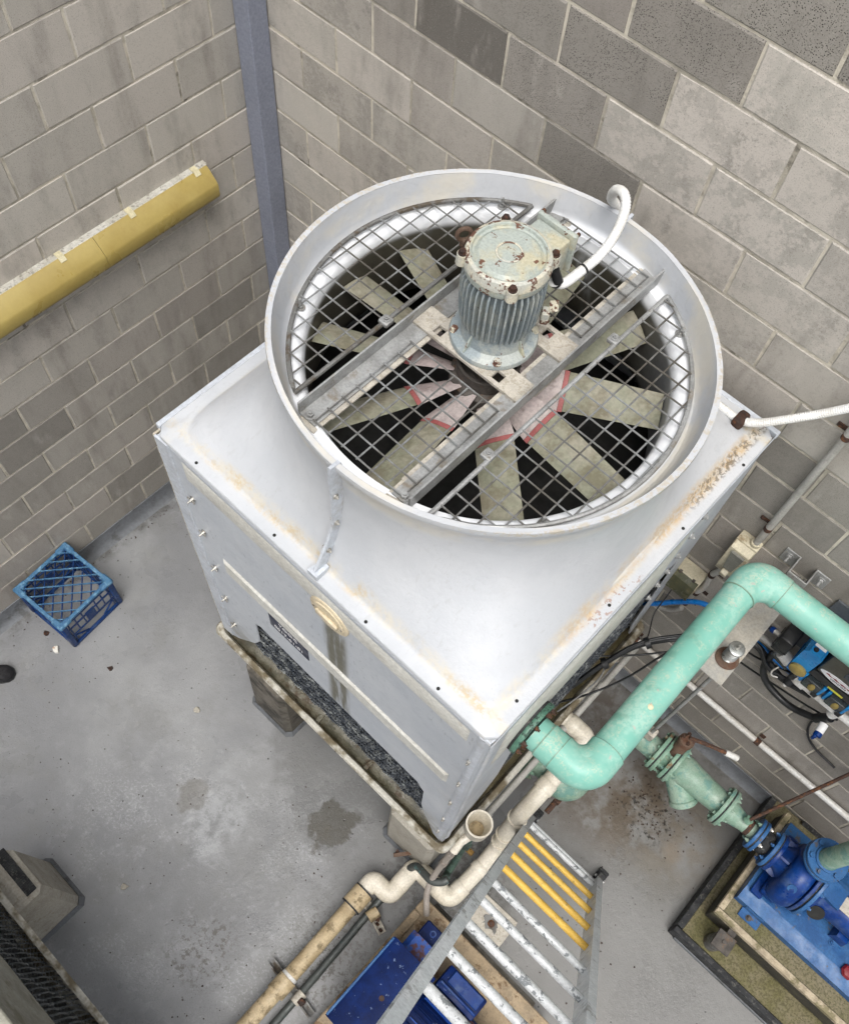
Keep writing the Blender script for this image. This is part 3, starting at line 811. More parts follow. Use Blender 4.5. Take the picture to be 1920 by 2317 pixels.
def sq(th, a, n=9.0):
    c, s_ = math.cos(th), math.sin(th)
    k = (abs(c) ** n + abs(s_) ** n) ** (-1.0 / n)
    return a * k * c, a * k * s_
def ringpt(th, r, a, s_, z, nn=9.0):
    """blend between a circle of radius r round the stack and a rounded square of half width a round the casing"""
    w = 1 + 0.020 * math.cos(2 * th - 0.2) if r > 0.55 else 1.0
    x0, y0 = CX + r * w * math.cos(th), CY + r * w * math.sin(th)
    if s_ <= 0:
        return (x0, y0, z)
    qx, qy = sq(th, a, nn)
    return (x0 + (BX + qx - x0) * s_, y0 + (BY + qy - y0) * s_, z)
NS = 160
TH = [2 * PI * (i + 0.5) / NS for i in range(NS)]
def rough_z(th, k=0.0014):
    return k * mnoise.noise((math.cos(th) * 9, math.sin(th) * 9, 1.7)) + 0.6 * k * mnoise.noise((math.cos(th) * 40, math.sin(th) * 40, 5.1))

outer = [(0.616, 0, 0, 3.1495), (0.6325, 0, 0, 3.1505), (0.634, 0, 0, 3.138), (0.629, 0, 0, 3.118), (0.619, 0, 0, 3.09), (0.611, 0, 0, 3.055),
         (0.607, 0, 0, 3.01), (0.606, 0.66, 0.015, 2.96), (0.607, 0.66, 0.045, 2.915), (0.609, 0.66, 0.10, 2.87), (0.611, 0.66, 0.18, 2.83), (0.612, 0.66, 0.29, 2.79),
         (0.613, 0.664, 0.42, 2.755), (0.614, 0.666, 0.57, 2.722), (0.615, 0.668, 0.72, 2.692), (0.615, 0.670, 0.86, 2.665), (0.615, 0.672, 0.95, 2.645),
         (0.60, 0.675, 1, 2.630), (0.60, 0.680, 1, 2.6215), (0.60, 0.69, 1, 2.6185)]
m = MB()
rings = []
for q, (r, a, s_, z) in enumerate(outer):
    rings.append([ringpt(th, r, a, s_, z + (rough_z(th) if q < 3 else 0), 14.0 if s_ >= 1 else 9.0) for th in TH])
# flat flange with slightly rounded corners, then its turned-down edge
for a, z, nn in ((0.7255, 2.6165, 60), (0.7285, 2.613, 60), (0.7285, 2.596, 60)):
    rings.append([(BX + sq(th, a, nn)[0], BY + sq(th, a, nn)[1], z) for th in TH])
m.grid(rings)
hood = m.build('hood', 'frp', tower, smooth=45)
# inner skin of the stack: gutter behind the rim, rounded shoulder, throat
inner = [(0.6155, 3.1490), (0.611, 3.132), (0.603, 3.102), (0.597, 3.078), (0.592, 3.062), (0.584, 3.054), (0.576, 3.056), (0.566, 3.061), (0.554, 3.060), (0.543, 3.052), (0.535, 3.036),
         (0.531, 3.01), (0.530, 2.95), (0.530, 2.86), (0.531, 2.78), (0.540, 2.74), (0.60, 2.68), (0.66, 2.64)]
m = MB()
m.grid([[ringpt(th, r, 0, 0, z + (rough_z(th) if q < 1 else 0)) for th in TH] for q, (r, z) in enumerate(inner)])
m.build('stack_lining', 'frp', tower, smooth=50)

# bolted flange seams where the two halves of the hood meet
def seam(th, side):
    c, s_ = math.cos(th), math.sin(th)
    prof = [(0.636, 3.156), (0.640, 3.10), (0.636, 3.03), (0.634, 2.95), (0.636, 2.88), (0.640, 2.83), (0.662, 2.765), (0.702, 2.680), (0.726, 2.632)]
    base = [(0.60, 3.150), (0.590, 3.10), (0.586, 3.03), (0.580, 2.95), (0.582, 2.86), (0.590, 2.80), (0.60, 2.745), (0.63, 2.665), (0.68, 2.618)]
    m = MB()
    t_ = Vector((-s_, c, 0))
    n_ = Vector((c, s_, 0))
    def P(r, z, o):
        return Vector((CX, CY, z)) + n_ * r + t_ * o
    w = 0.006
    a = [[P(b[0], b[1], -w), P(p[0], p[1] , -w * 0.8), P(p[0], p[1], w * 0.8), P(b[0], b[1], w)] for p, b in zip(prof, base)]
    m.grid(a, True, True, True)
    o = m.build('seam_flange', 'frp_plain', tower, smooth=35)
    if side:
        m = MB(); m.prism([(1.945, -1.543), (1.985, -1.543), (1.985, -1.49), (1.955, -1.49)], 2.618, 2.645, 'z')
        m.build('seam_foot', 'frp_plain', tower, smooth=30)
    for z, r in ((3.0, 0.624), (2.85, 0.626), (2.72, 0.662)):
        for sg in (-1, 1):
            m = MB(); m.bolt(P(r, z, sg * w * 0.9), t_ * sg, 0.006); m.build('bolt', 'stainless', o)
seam(-PI / 2 - 0.005, True)
seam(PI / 2, False)

# holes left in the flange
for (x, y) in ((1.42, -1.527), (1.782, -1.527), (2.18, -1.531), (2.47, -1.530), (2.671, -0.607), (2.676, -0.272), (2.664, -0.98), (2.655, -1.40)):
    m = MB(); m.cyl((x, y, 2.612), (x, y, 2.6186), 0.0055, n=12); m.build('flange_hole', 'inside', hood)

# --- casing panels
def panel_poly(a0, a1):
    """outline of a side panel with the air inlet cut out of its foot; a runs along the wall"""
    L_ = a1 - a0
    return [(a0, 2.597), (a1, 2.597), (a1, 0.80), (a1 - 0.02, 0.765), (a1 - 0.055, 0.80), (a1 - 0.14, 1.05), (a1 - 0.155, 1.14), (a1 - 0.16, 1.37), (a1 - 0.20, 1.43),
            (a0 + 0.33, 1.46), (a0 + 0.295, 1.43), (a0 + 0.29, 1.20), (a0 + 0.24, 1.08), (a0 + 0.09, 0.86), (a0 + 0.03, 0.80), (a0, 0.81)]
front = panel_poly(TX0, TX1 - 0.002)
m = MB(); m.prism(front, TY0, TY0 + 0.006, 'y'); fp = m.build('side_panel', 'frp_panel', tower, smooth=20)
right = [(a, z + 0.50 if 1.3 < z < 1.6 else z) for a, z in panel_poly(TY0 + 0.007, TY1)]
m = MB(); m.prism(right, TX1 - 0.006, TX1, 'x'); rp = m.build('side_panel', 'frp_panel', tower, smooth=20)
m = MB(); m.prism(panel_poly(TY0 + 0.007, TY1), TX0, TX0 + 0.006, 'x'); m.build('side_panel', 'frp', tower, smooth=20)
m = MB(); m.prism(panel_poly(TX0 + 0.007, TX1 - 0.007), TY1 - 0.006, TY1, 'y'); m.build('side_panel', 'frp', tower, smooth=20)
# folded edge strip down the left edge of the front panel, thick trimmed edge behind it
m = MB(); m.prism([(TX0 - 0.008, TY0 - 0.010), (TX0 + 0.052, TY0 - 0.007), (TX0 + 0.055, TY0 - 0.0005), (TX0 - 0.008, TY0 - 0.0005)], 0.84, 2.594, 'z')
m.build('edge_strip', 'frp_plain', fp, smooth=20)
m = MB(); m.prism([(TX0 - 0.016, TY0 - 0.006), (TX0 - 0.0085, TY0 - 0.012), (TX0 - 0.0085, TY0 + 0.02), (TX0 - 0.016, TY0 + 0.02)], 0.84, 2.594, 'z')
m.build('trimmed_edge', 'frp_edge', fp, smooth=20)
# rounded near corner of the casing
cp = []
for i in range(9):
    a = -PI / 2 + PI / 2 * i / 8
    cp.append((TX1 - 0.035 + 0.041 * math.cos(a), TY0 + 0.035 + 0.041 * math.sin(a)))
cp += [(TX1 - 0.002, TY0 + 0.05), (TX1 - 0.05, TY0 + 0.002)]
m = MB(); m.prism(cp, 0.83, 2.594, 'z'); m.build('corner_piece', 'frp_plain', tower, smooth=50)
# horizontal ribs pressed into the front panel
def rib(x0, x1, z0, z1, d, ang=0.0):
    m = MB()
    pts = lambda o, zz0, zz1, xx0, xx1: [(xx0, o, zz0), (xx1, o, zz0), (xx1, o, zz1), (xx0, o, zz1)]
    m.grid([pts(TY0 - 0.0005, z0 - 0.02, z1 + 0.006, x0 - 0.012, x1 + 0.012), pts(TY0 - d, z0, z1 - 0.008, x0, x1)], True, False, True)
    return m.build('rib', 'frp_cream', fp, smooth=20)
rib(1.44, 2.585, 1.828, 1.925, 0.009)
rib(1.36, 2.60, 2.46, 2.55, 0.004)
# rib on the right side panel
m = MB()
pr = lambda o, a0, a1, z0, z1: [(o, a0, z0), (o, a1, z0), (o, a1, z1), (o, a0, z1)]
m.grid([pr(TX1 + 0.0005, -1.44, -0.50, 2.02, 2.46), pr(TX1 + 0.006, -1.42, -0.53, 2.06, 2.44)], True, False, True)
m.build('rib', 'frp_cream', rp, smooth=20)
# lip of the casing under the hood flange
m = MB()
for lo, hi in (((TX0 - 0.010, TY0 - 0.0025, 2.585), (TX1 + 0.004, TY0 - 0.0005, 2.5935)), ((TX1 + 0.0048, TY0 - 0.009, 2.585), (TX1 + 0.0068, TY1 + 0.014, 2.608)),
               ((TX0 - 0.03, TY0 + 0.02, 2.585), (TX0 - 0.0105, TY1 + 0.014, 2.612)), ((TX0 - 0.009, TY1 + 0.0105, 2.585), (TX1 + 0.010, TY1 + 0.03, 2.612))):
    m.box(lo, hi, 0.002)
m.build('casing_lip', 'frp_plain', tower)

# wing-nut bolts
def wingbolt(p, ax, parent):
    p = Vector(p); ax = Vector(ax)
    m = MB(); m.cyl(p, p + ax * 0.004, 0.012, n=12); m.cyl(p, p + ax * 0.026, 0.0045, n=8); m.cyl(p + ax * 0.004, p + ax * 0.013, 0.008, n=8)
    u = Vector((ax.y, -ax.x, 0)).normalized()
    for sg in (-1, 1):
        m.box(p + ax * 0.006 + u * (sg * 0.013) - Vector((0.006, 0.004, 0.007)), p + ax * 0.014 + u * (sg * 0.013) + Vector((0.006, 0.004, 0.007)), 0.002)
    m.build('wing_bolt', 'stainless', parent)
for z in (2.30, 2.04, 1.72, 1.40, 1.08):
    wingbolt((1.345, TY0 - 0.0005, z), (0, -1, 0), fp)
for z in (2.29, 1.965, 1.62, 1.275, 0.98):
    m = MB(); m.box((2.640, TY0 - 0.012, z - 0.014), (2.652, TY0 - 0.0005, z + 0.014), 0.002); m.cyl((2.646, TY0 - 0.012, z), (2.646, TY0 - 0.018, z), 0.004, n=8)
    m.build('clip_bolt', 'stainless', fp)
for z in (2.48, 2.33, 2.17, 2.03, 1.90, 1.77):
    m = MB(); m.bolt((TX1 + 0.0005, -0.43, z), (1, 0, 0), 0.010); m.build('bolt', 'galv', rp)

# inspection cover
m = MB()
m.lathe([(0.085, 0.0), (0.085, 0.006), (0.080, 0.009), (0.070, 0.009), (0.066, 0.013), (0.0, 0.0135)], (2.033, TY0 - 0.0005, 2.425), (0, -1, 0), 48, True, False)
cv = m.build('inspection_cover', 'cover_disc', fp, smooth=30)
m = MB(); m.box((1.985, TY0 - 0.024, 2.412), (2.082, TY0 - 0.012, 2.440), 0.004); m.build('grip', 'cover_disc', cv)
for dx in (-0.062, 0.062):
    m = MB(); m.cyl((2.033 + dx, TY0 - 0.010, 2.425), (2.033 + dx, TY0 - 0.0145, 2.425), 0.005, n=10); m.build('screw', 'galv_dark', cv)
# asset label, its upper line half hidden under the rib
m = MB(); m.box((1.665, TY0 - 0.0035, 1.675), (1.884, TY0 - 0.0005, 1.800), 0.0006)
lb = m.build('asset_label', 'navy', fp, smooth=0)
RX = Matrix.Rotation(PI / 2, 4, 'X')
text_mesh('lettering', '0017-01-01', 0.036, 'white_print', Matrix.Translation((1.7745, TY0 - 0.0042, 1.710)) @ RX, lb)
text_mesh('lettering', 'TOOC', 0.036, 'white_print', Matrix.Translation((1.7745, TY0 - 0.0042, 1.772)) @ RX, lb)

# --- fill behind the inlets: stacked fluted sheets
def fill_block(axis, a0, a1, face, sgn):
    m = MB()
    zz = 0.90
    ztop = 1.50 if axis == 'y' else 1.98
    row = 0
    while zz < ztop:
        n = int((a1 - a0) / 0.0165)
        for i in range(n):
            a = a0 + (a1 - a0) * i / n + (0.004 if row % 2 else 0.0)
            b = a + 0.0085
            k = 0.004 * math.sin(i * 0.9 + row * 1.3) + 0.003 * rnd.random()
            f0 = face + sgn * (-0.008 + k)
            f1 = face + sgn * (0.003 + k)
            sh = 0.013 if row % 2 else -0.013
            q = [(a, f0, zz), (b, f1, zz + 0.002), (b + sh, f1, zz + 0.019), (a + sh, f0, zz + 0.017)]
            q2 = [(b, f1, zz + 0.002), (b + 0.008, f0, zz), (b + 0.008 + sh, f0, zz + 0.017), (b + sh, f1, zz + 0.019)]
            for w in (q, q2):
                m.face(w if axis == 'y' else [(v[1], v[0], v[2]) for v in w])
        zz += 0.0175
        row += 1
    lo, hi = sorted((face - 0.03 * sgn, face - 0.06 * sgn))
    if axis == 'y':
        m.box((a0 - 0.02, lo, 0.90), (a1 + 0.02, hi, 1.53))
    else:
        m.box((lo, a0 - 0.02, 0.90), (hi, a1 + 0.02, 2.0))
    o = m.build('fill_media', 'fill', tower, smooth=0)
    o['kind'] = 'stuff'
fill_block('y', 1.34, 2.60, -1.512, -1)
fill_block('x', -1.45, -0.2, 2.655, 1)
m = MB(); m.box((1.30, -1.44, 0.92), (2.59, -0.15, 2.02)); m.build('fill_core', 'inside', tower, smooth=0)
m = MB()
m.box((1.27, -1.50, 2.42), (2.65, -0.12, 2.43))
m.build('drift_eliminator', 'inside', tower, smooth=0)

# --- basin
m = MB()
RX0, RX1, RY0, RY1 = 1.182, 2.722, -1.582, -0.05
def rr(x0, x1, y0, y1, r, z, n=5):
    P = []
    for cx, cy, a0 in ((x1 - r, y1 - r, 0), (x0 + r, y1 - r, 90), (x0 + r, y0 + r, 180), (x1 - r, y0 + r, 270)):
        for i in range(n + 1):
            a = R(a0 + 90 * i / n)
            P.append((cx + r * math.cos(a), cy + r * math.sin(a), z))
    return P
bas = []
for ins, z in ((0.05, 0.69), (0.012, 0.772), (0.004, 0.782), (-0.004, 0.784), (-0.006, 0.790), (0.0, 0.803), (0.010, 0.806), (0.022, 0.802), (0.028, 0.790), (0.036, 0.760), (0.050, 0.705)):
    bas.append(rr(RX0 + ins, RX1 - ins, RY0 + ins, RY1 - ins, 0.045, z))
m.grid(bas, True, True, True)
bs = m.build('basin', 'basin', tower, smooth=40)
m = MB(); m.face(rr(RX0 + 0.038, RX1 - 0.038, RY0 + 0.038, RY1 - 0.038, 0.03, 0.752))
m.build('water', 'water', bs, smooth=0)
m = MB()
bp = []
for i in range(40):
    x = 1.24 + (2.60 - 1.24) * i / 39
    bp.append([(x, -1.545 + 0.003 * rnd.random(), 0.748), (x, -1.535 + 0.006 * rnd.random(), 0.775 + 0.02 * rnd.random()), (x, -1.51, 0.785 + 0.025 * rnd.random()), (x, -1.475, 0.80 + 0.02 * rnd.random()), (x, -1.44, 0.81)])
m.grid(bp, False)
m.build('slime', 'algae', bs, smooth=60)
for x in (1.88, 2.20):
    m = MB(); m.box((x - 0.012, -1.55, 0.75), (x + 0.012, -1.44, 0.80), 0.004); m.build('baffle', 'algae', bs)
m = MB(); m.face([(2.60, -1.45, 0.77), (2.66, -1.45, 0.77), (2.66, -0.2, 0.77), (2.60, -0.2, 0.77)]); m.build('slime', 'algae', bs)

# --- motor beams
def beam(x, sgn):
    m = MB()
    m.prism([(x, 3.112), (x + sgn * 0.006, 3.112), (x + sgn * 0.006, 3.067), (x + sgn * 0.064, 3.067), (x + sgn * 0.064, 3.061), (x, 3.061)], -1.352, -0.206, 'y')
    b = m.build('motor_beam', 'galv', tower, smooth=20)
    for y in (-1.337, -0.222):
        m = MB(); m.bolt((x + sgn * 0.032, y, 3.067), (0, 0, 1), 0.011); m.build('bolt', 'galv', b)
        m = MB(); m.box((x + sgn * 0.01, y - 0.03, 3.0545), (x + sgn * 0.075, y + 0.045, 3.0605)); m.build('foot_plate', 'galv_dusty', b)
beam(1.741, 1)
beam(2.159, -1)
for y0, y1 in ((-0.908, -0.828), (-0.712, -0.630)):
    # flat motor bars with one slotted hole near each end
    m = MB()
    xa, xb = 1.7475, 2.1525
    for (a, b, c, d) in ((xa, 1.812, y0, y1), (1.842, 2.036, y0, y1), (2.066, xb, y0, y1)):
        m.box((a, c, 3.0675), (b, d, 3.0775))
    ym = y0 + 0.03 if y0 < -0.8 else y1 - 0.03
    for a, b in ((1.812, 1.842), (2.036, 2.066)):
        m.box((a, y0, 3.0675), (b, ym - 0.016, 3.0775)); m.box((a, ym + 0.016, 3.0675), (b, y1, 3.0775))
    m.build('motor_bar', 'galv_dusty', tower, smooth=0)
for a, b in ((1.7475, 1.760), (2.140, 2.1525)):
    m = MB(); m.box((a, -0.827, 3.030), (b, -0.713, 3.0605)); m.build('cross_plate', 'galv_dusty', tower)

# --- guards: welded mesh in frames, every wire on its own
PITCH = 0.0543
wires = []
def wire(parent, p0, p1, z, wob=0.0):
    m = MB()
    p0 = Vector(p0); p1 = Vector(p1)
    m.cyl((p0.x, p0.y, z), (p1.x, p1.y, z), 0.0029, n=6)
    m.build('wire', 'galv_wire', parent)
RA = 0.576
def seg_guard(side):
    """curved segment guard; side +1 lies beyond the right beam, -1 beyond the left one"""
    xb = 2.212 if side > 0 else 1.694
    yr = math.sqrt(RA ** 2 - (xb - CX) ** 2)
    a0 = math.atan2(yr, (xb - CX) * 1.0)
    pts = []
    n = 36
    if side > 0:
        for i in range(n + 1):
            a = a0 - 2 * a0 * i / n
            pts.append((CX + RA * math.cos(a), CY + RA * math.sin(a), 3.077))
    else:
        b0 = PI - a0
        for i in range(n + 1):
            a = a0 + 2 * b0 * i / n
            pts.append((CX + RA * math.cos(a), CY + RA * math.sin(a), 3.077))
    m = MB(); m.tube(pts + [pts[0]], 0.0075, 8)
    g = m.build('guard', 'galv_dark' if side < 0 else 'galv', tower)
    y = -1.348
    while y < -0.24:
        if abs(y - CY) < RA - 0.02:
            xe = CX + side * math.sqrt(RA ** 2 - (y - CY) ** 2)
            if (xe - xb) * side > 0.02:
                wire(g, (xb, y, 0), (xe, y, 0), 3.081)
        y += PITCH
    x = xb + side * PITCH * 0.95
    while abs(x - CX) < RA - 0.01:
        ye = math.sqrt(RA ** 2 - (x - CX) ** 2)
        wire(g, (x, CY - ye, 0), (x, CY + ye, 0), 3.077)
        x += side * PITCH
    return g, xb
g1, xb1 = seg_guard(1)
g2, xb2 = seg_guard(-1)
def mid_guard(y0, y1):
    x0, x1 = 1.796, 2.124
    n = int(round((y1 - y0) / PITCH))
    m = MB()
    m.cyl((x0, y0, 3.072), (x0, y1, 3.072), 0.0026, n=6); m.cyl((x1, y0, 3.072), (x1, y1, 3.072), 0.0026, n=6)
    g = m.build('guard', 'galv_wire', tower)
    for i in range(n + 1):
        y = y0 + (y1 - y0) * i / n
        wire(g, (x0 - 0.004, y, 0), (x1 + 0.004, y, 0), 3.0765)
    for i in range(1, 6):
        x = x0 + (x1 - x0) * i / 6
        wire(g, (x, y0 - 0.004, 0), (x, y1 + 0.004, 0), 3.0725)
mid_guard(-1.345, -0.965)
mid_guard(-0.598, -0.273)
# flat strips the middle guards rest on
for x in (1.8075, 2.0925):
    m = MB(); m.box((x - 0.012, -1.30, 3.0555), (x + 0.012, -0.25, 3.0605)); m.build('guard_strip', 'galv_dusty', tower)
for (x, y) in ((2.206, -0.540), (2.206, -1.093), (1.700, -0.965), (1.70, -0.42)):
    m = MB(); m.box((x - 0.022, y - 0.018, 3.071), (x + 0.014, y + 0.018, 3.088), 0.006, seg=2); m.bolt((x - 0.004, y, 3.088), (0, 0, 1), 0.008)
    m.build('guard_clamp', 'galv', tower)
for a in (52, 128, -35, -150):
    x, y = CX + 0.566 * math.cos(R(a)), CY + 0.566 * math.sin(R(a))
    m = MB(); m.bolt((x, y, 3.062), (0, 0, 1), 0.009); m.cyl((x, y, 3.06), (x, y, 3.10), 0.0045, n=8); m.build('guard_bolt', 'galv', tower)

# ------------------------------------------------------------------ fan
fan = thing('axial_fan', 'axial fan with olive blades and red bands under the mesh guard', 'fan', (CX, CY, 2.80))
m = MB(); m.lathe([(0.0, 2.88), (0.07, 2.88), (0.11, 2.895), (0.11, 2.955), (0.085, 2.975), (0.05, 2.98), (0.05, 3.06), (0.0, 3.06)], (CX, CY, 0), (0, 0, 1), 32, False, False)
m.build('hub', 'cast_dark', fan)
m = MB(); m.lathe([(0.085, 2.975), (0.094, 2.975), (0.094, 3.02), (0.086, 3.02), (0.085, 2.975)], (CX, CY, 0), (0, 0, 1), 32, False, False); m.build('hub_ring', 'cast_dark', fan)
def blade_part(a, r0, r1, w0, w1, p0, p1, name, mat, zc=2.945, parent=None):
    m = MB()
    rings = []
    for k in range(7):
        f = k / 6
        r = r0 + (r1 - r0) * f
        w = w0 + (w1 - w0) * f
        p = R(p0 + (p1 - p0) * f)
        ring = []
        prof = [(-0.5, 0.0), (-0.30, 0.055), (0.0, 0.075), (0.32, 0.045), (0.5, 0.0), (0.3, 0.02), (0.0, 0.035), (-0.3, 0.022)]
        for (u, h) in prof:
            tt = u * w
            hh = h * w
            ring.append((r, tt * math.cos(p) - hh * math.sin(p), tt * math.sin(p) + hh * math.cos(p)))
        rings.append(ring)
    ca, sa = math.cos(R(a)), math.sin(R(a))
    m.grid([[(CX + x * ca - y * sa, CY + x * sa + y * ca, zc + z) for x, y, z in ring] for ring in rings], True, True, True)
    return m.build(name, mat, parent or fan, smooth=60)
for a in (-43, -6, 31, 66, 100, 131, 158, 183, 208, 244, 274):
    b = blade_part(a, 0.2415, 0.526, 0.120, 0.112, 28, 18, 'blade', 'blade')
    blade_part(a, 0.095, 0.2255, 0.085, 0.125, 38, 28, 'blade_root', 'blade_root', parent=b)
    blade_part(a, 0.2265, 0.2405, 0.125, 0.125, 28, 27, 'red_band', 'blade_red', parent=b)

# ------------------------------------------------------------------ fan motor
MX, MY = 1.943, -0.777
mot = thing('fan_motor', 'finned grey electric motor with rust spots bolted upright over the fan', 'motor', (MX, MY, 3.078))
m = MB(); m.lathe([(0.0, 3.078), (0.128, 3.078), (0.129, 3.084), (0.126, 3.094), (0.112, 3.099), (0.100, 3.108), (0.096, 3.135), (0.094, 3.15), (0.0, 3.15)], (MX, MY, 0), (0, 0, 1), 56, False, False)
m.build('flange', 'motor', mot, smooth=35)
m = MB(); m.lathe([(0.0, 3.14), (0.093, 3.14), (0.095, 3.16), (0.097, 3.345), (0.10, 3.365), (0.0, 3.365)], (MX, MY, 0), (0, 0, 1), 48, False, False)
m.build('body', 'motor', mot)
NF = 40
for i in range(NF):
    a = 2 * PI * i / NF
    c, s_ = math.cos(a), math.sin(a)
    w = 0.0021
    m = MB()
    pr_ = [(0.090, 3.150), (0.103, 3.158), (0.113, 3.195), (0.117, 3.29), (0.1155, 3.335), (0.109, 3.352), (0.09, 3.356)]
    m.grid([[(MX + r * c - w * k * s_, MY + r * s_ + w * k * c, z) for r, z in pr_] for k in (-1.3, 1.3)], True, True, True)
    m.build('fin', 'motor', mot, smooth=20)
m = MB()
m.lathe([(0.0, 3.352), (0.106, 3.352), (0.114, 3.360), (0.117, 3.372), (0.116, 3.398), (0.111, 3.410), (0.104, 3.414), (0.099, 3.413), (0.096, 3.406), (0.090, 3.404), (0.086, 3.407),
         (0.080, 3.4115), (0.038, 3.413), (0.036, 3.4115), (0.031, 3.4115), (0.029, 3.413), (0.0, 3.4135)], (MX, MY, 0), (0, 0, 1), 64, False, False)
cap = m.build('end_cap', 'motor_top', mot, smooth=30)
m = MB(); m.lathe([(0.1145, 3.399), (0.1185, 3.385), (0.1165, 3.3995), (0.112, 3.4115), (0.1035, 3.4155), (0.1035, 3.4140), (0.1105, 3.410), (0.1145, 3.399)], (MX, MY, 0), (0, 0, 1), 64, False, False)
m.build('rim', 'motor_rim', cap, smooth=40)
m = MB(); m.lathe([(0.0305, 3.4128), (0.0335, 3.4142), (0.0365, 3.4128)], (MX, MY, 0), (0, 0, 1), 36, False, False); m.build('ring_mark', 'motor_rim', cap)
for a in (45, 135, 225, 315):
    x, y = MX + 0.120 * math.cos(R(a)), MY + 0.120 * math.sin(R(a))
    m = MB(); m.cyl((x, y, 3.372), (x, y, 3.405), 0.017, 0.015, n=14)
    m.box((x - 0.013, y - 0.013, 3.372), (x + 0.013, y + 0.013, 3.398), 0.004, rot=Euler((0, 0, R(a))))
    lug = m.build('lug', 'motor_rim', mot)
    m = MB(); m.cyl((x, y, 3.4055), (x, y, 3.4085), 0.0125, n=14); m.cyl((x, y, 3.4085), (x, y, 3.4175), 0.0095, n=6); m.build('bolt', 'rust_dark', lug)
def eye(p, d):
    p = Vector(p)
    d = Vector(d).normalized()
    u = Vector((0, 0, 1))
    pts = [p + d * (0.019 * math.cos(2 * PI * i / 16)) + u * (0.021 * math.sin(2 * PI * i / 16)) for i in range(17)]
    m = MB(); m.tube(pts, 0.0065, 8); m.box(p - Vector((0.008, 0.008, 0.04)), p + Vector((0.008, 0.008, -0.018)), 0.002)
    m.build('lifting_eye', 'rust_plate', mot)
eye((MX - 0.128, MY - 0.030, 3.400), (0.6, 0.8, 0))
for a in (45, 135, 225, 315):
    x, y = MX + 0.115 * math.cos(R(a)), MY + 0.115 * math.sin(R(a))
    m = MB(); m.cyl((x, y, 3.094), (x, y, 3.098), 0.0135, n=16); m.cyl((x, y, 3.098), (x, y, 3.108), 0.011, n=6); m.build('bolt', 'motor_rim', mot)
    c, s_ = math.cos(R(a + 40)), math.sin(R(a + 40))
    m = MB(); m.grid([[(MX + r * c - 0.003 * k * s_, MY + r * s_ + 0.003 * k * c, z) for r, z in ((0.094, 3.096), (0.123, 3.096), (0.100, 3.142), (0.094, 3.145))] for k in (-1, 1)], True, True, True)
    m.build('web', 'motor_top', mot, smooth=20)
# terminal box with its lid
m = MB(); m.box((1.895, -0.668, 3.262), (2.010, -0.592, 3.372), 0.008, seg=2); tb = m.build('terminal_box', 'motor_top', mot)
m = MB(); m.box((1.886, -0.591, 3.252), (2.020, -0.572, 3.384), 0.007, seg=2); m.build('lid', 'motor_top', tb)
for dx, dz in ((1.893, 3.378), (2.013, 3.378), (2.013, 3.26)):
    m = MB(); m.cyl((dx, -0.574, dz), (dx, -0.566, dz), 0.006, n=8); m.build('screw', 'rust', tb)
m = MB(); m.cyl((2.010, -0.645, 3.30), (2.030, -0.640, 3.262), 0.014, n=14); m.build('gland', 'black_plastic', tb)
m = MB(); m.box((2.034, -0.712, 3.16), (2.056, -0.680, 3.205), 0.003, rot=Euler((0, 0, 0.6))); m.box((2.04, -0.69, 3.205), (2.066, -0.655, 3.213), 0.002, rot=Euler((0.2, -0.3, 0.6))); m.cyl((2.050, -0.70, 3.175), (2.062, -0.703, 3.175), 0.008, n=6)
m.build('earth_lug', 'motor_rim', mot)

# flexible conduit from the motor over the rim, down the hood and across to the wall
pts = smoothpath([(2.018, -0.648, 3.262), (2.030, -0.612, 3.235), (2.036, -0.545, 3.235), (2.045, -0.47, 3.255), (2.038, -0.40, 3.285), (2.014, -0.340, 3.315), (1.985, -0.316, 3.335),
                  (1.946, -0.290, 3.305), (1.918, -0.245, 3.225), (1.908, -0.170, 3.13), (1.930, -0.150, 3.02), (2.03, -0.15, 2.86), (2.20, -0.155, 2.70), (2.38, -0.158, 2.648), (2.50, -0.160, 2.650), (2.573, -0.162, 2.655),
                  (2.63, -0.150, 2.69), (2.70, -0.112, 2.75), (2.76, -0.072, 2.80), (2.83, -0.042, 2.885), (2.90, -0.030, 3.00), (2.93, -0.028, 3.2)], 10)
cp_, cr_ = corrugated(pts, 0.0150)
m = MB(); m.tube(cp_, 0.015, 12, True, cr_)
cdt = thing('flexible_conduit', 'white ribbed flexible conduit looping from the motor over the rim to the wall', 'conduit', (2.018, -0.648, 3.262))
m.build('hose', 'conduit', cdt, smooth=60)
m = MB(); m.box((2.552, -0.192, 2.634), (2.592, -0.128, 2.676), 0.012, seg=2); m.box((2.553, -0.215, 2.632), (2.591, -0.190, 2.637)); m.build('saddle', 'rust_dark', cdt)
for p in (pts[3], pts[22]):
    i = pts.index(p); d = (pts[i + 1] - p).normalized()
    m = MB(); m.cyl(p - d * 0.003, p + d * 0.003, 0.0168, n=16); m.build('cable_tie', 'black_plastic', cdt)
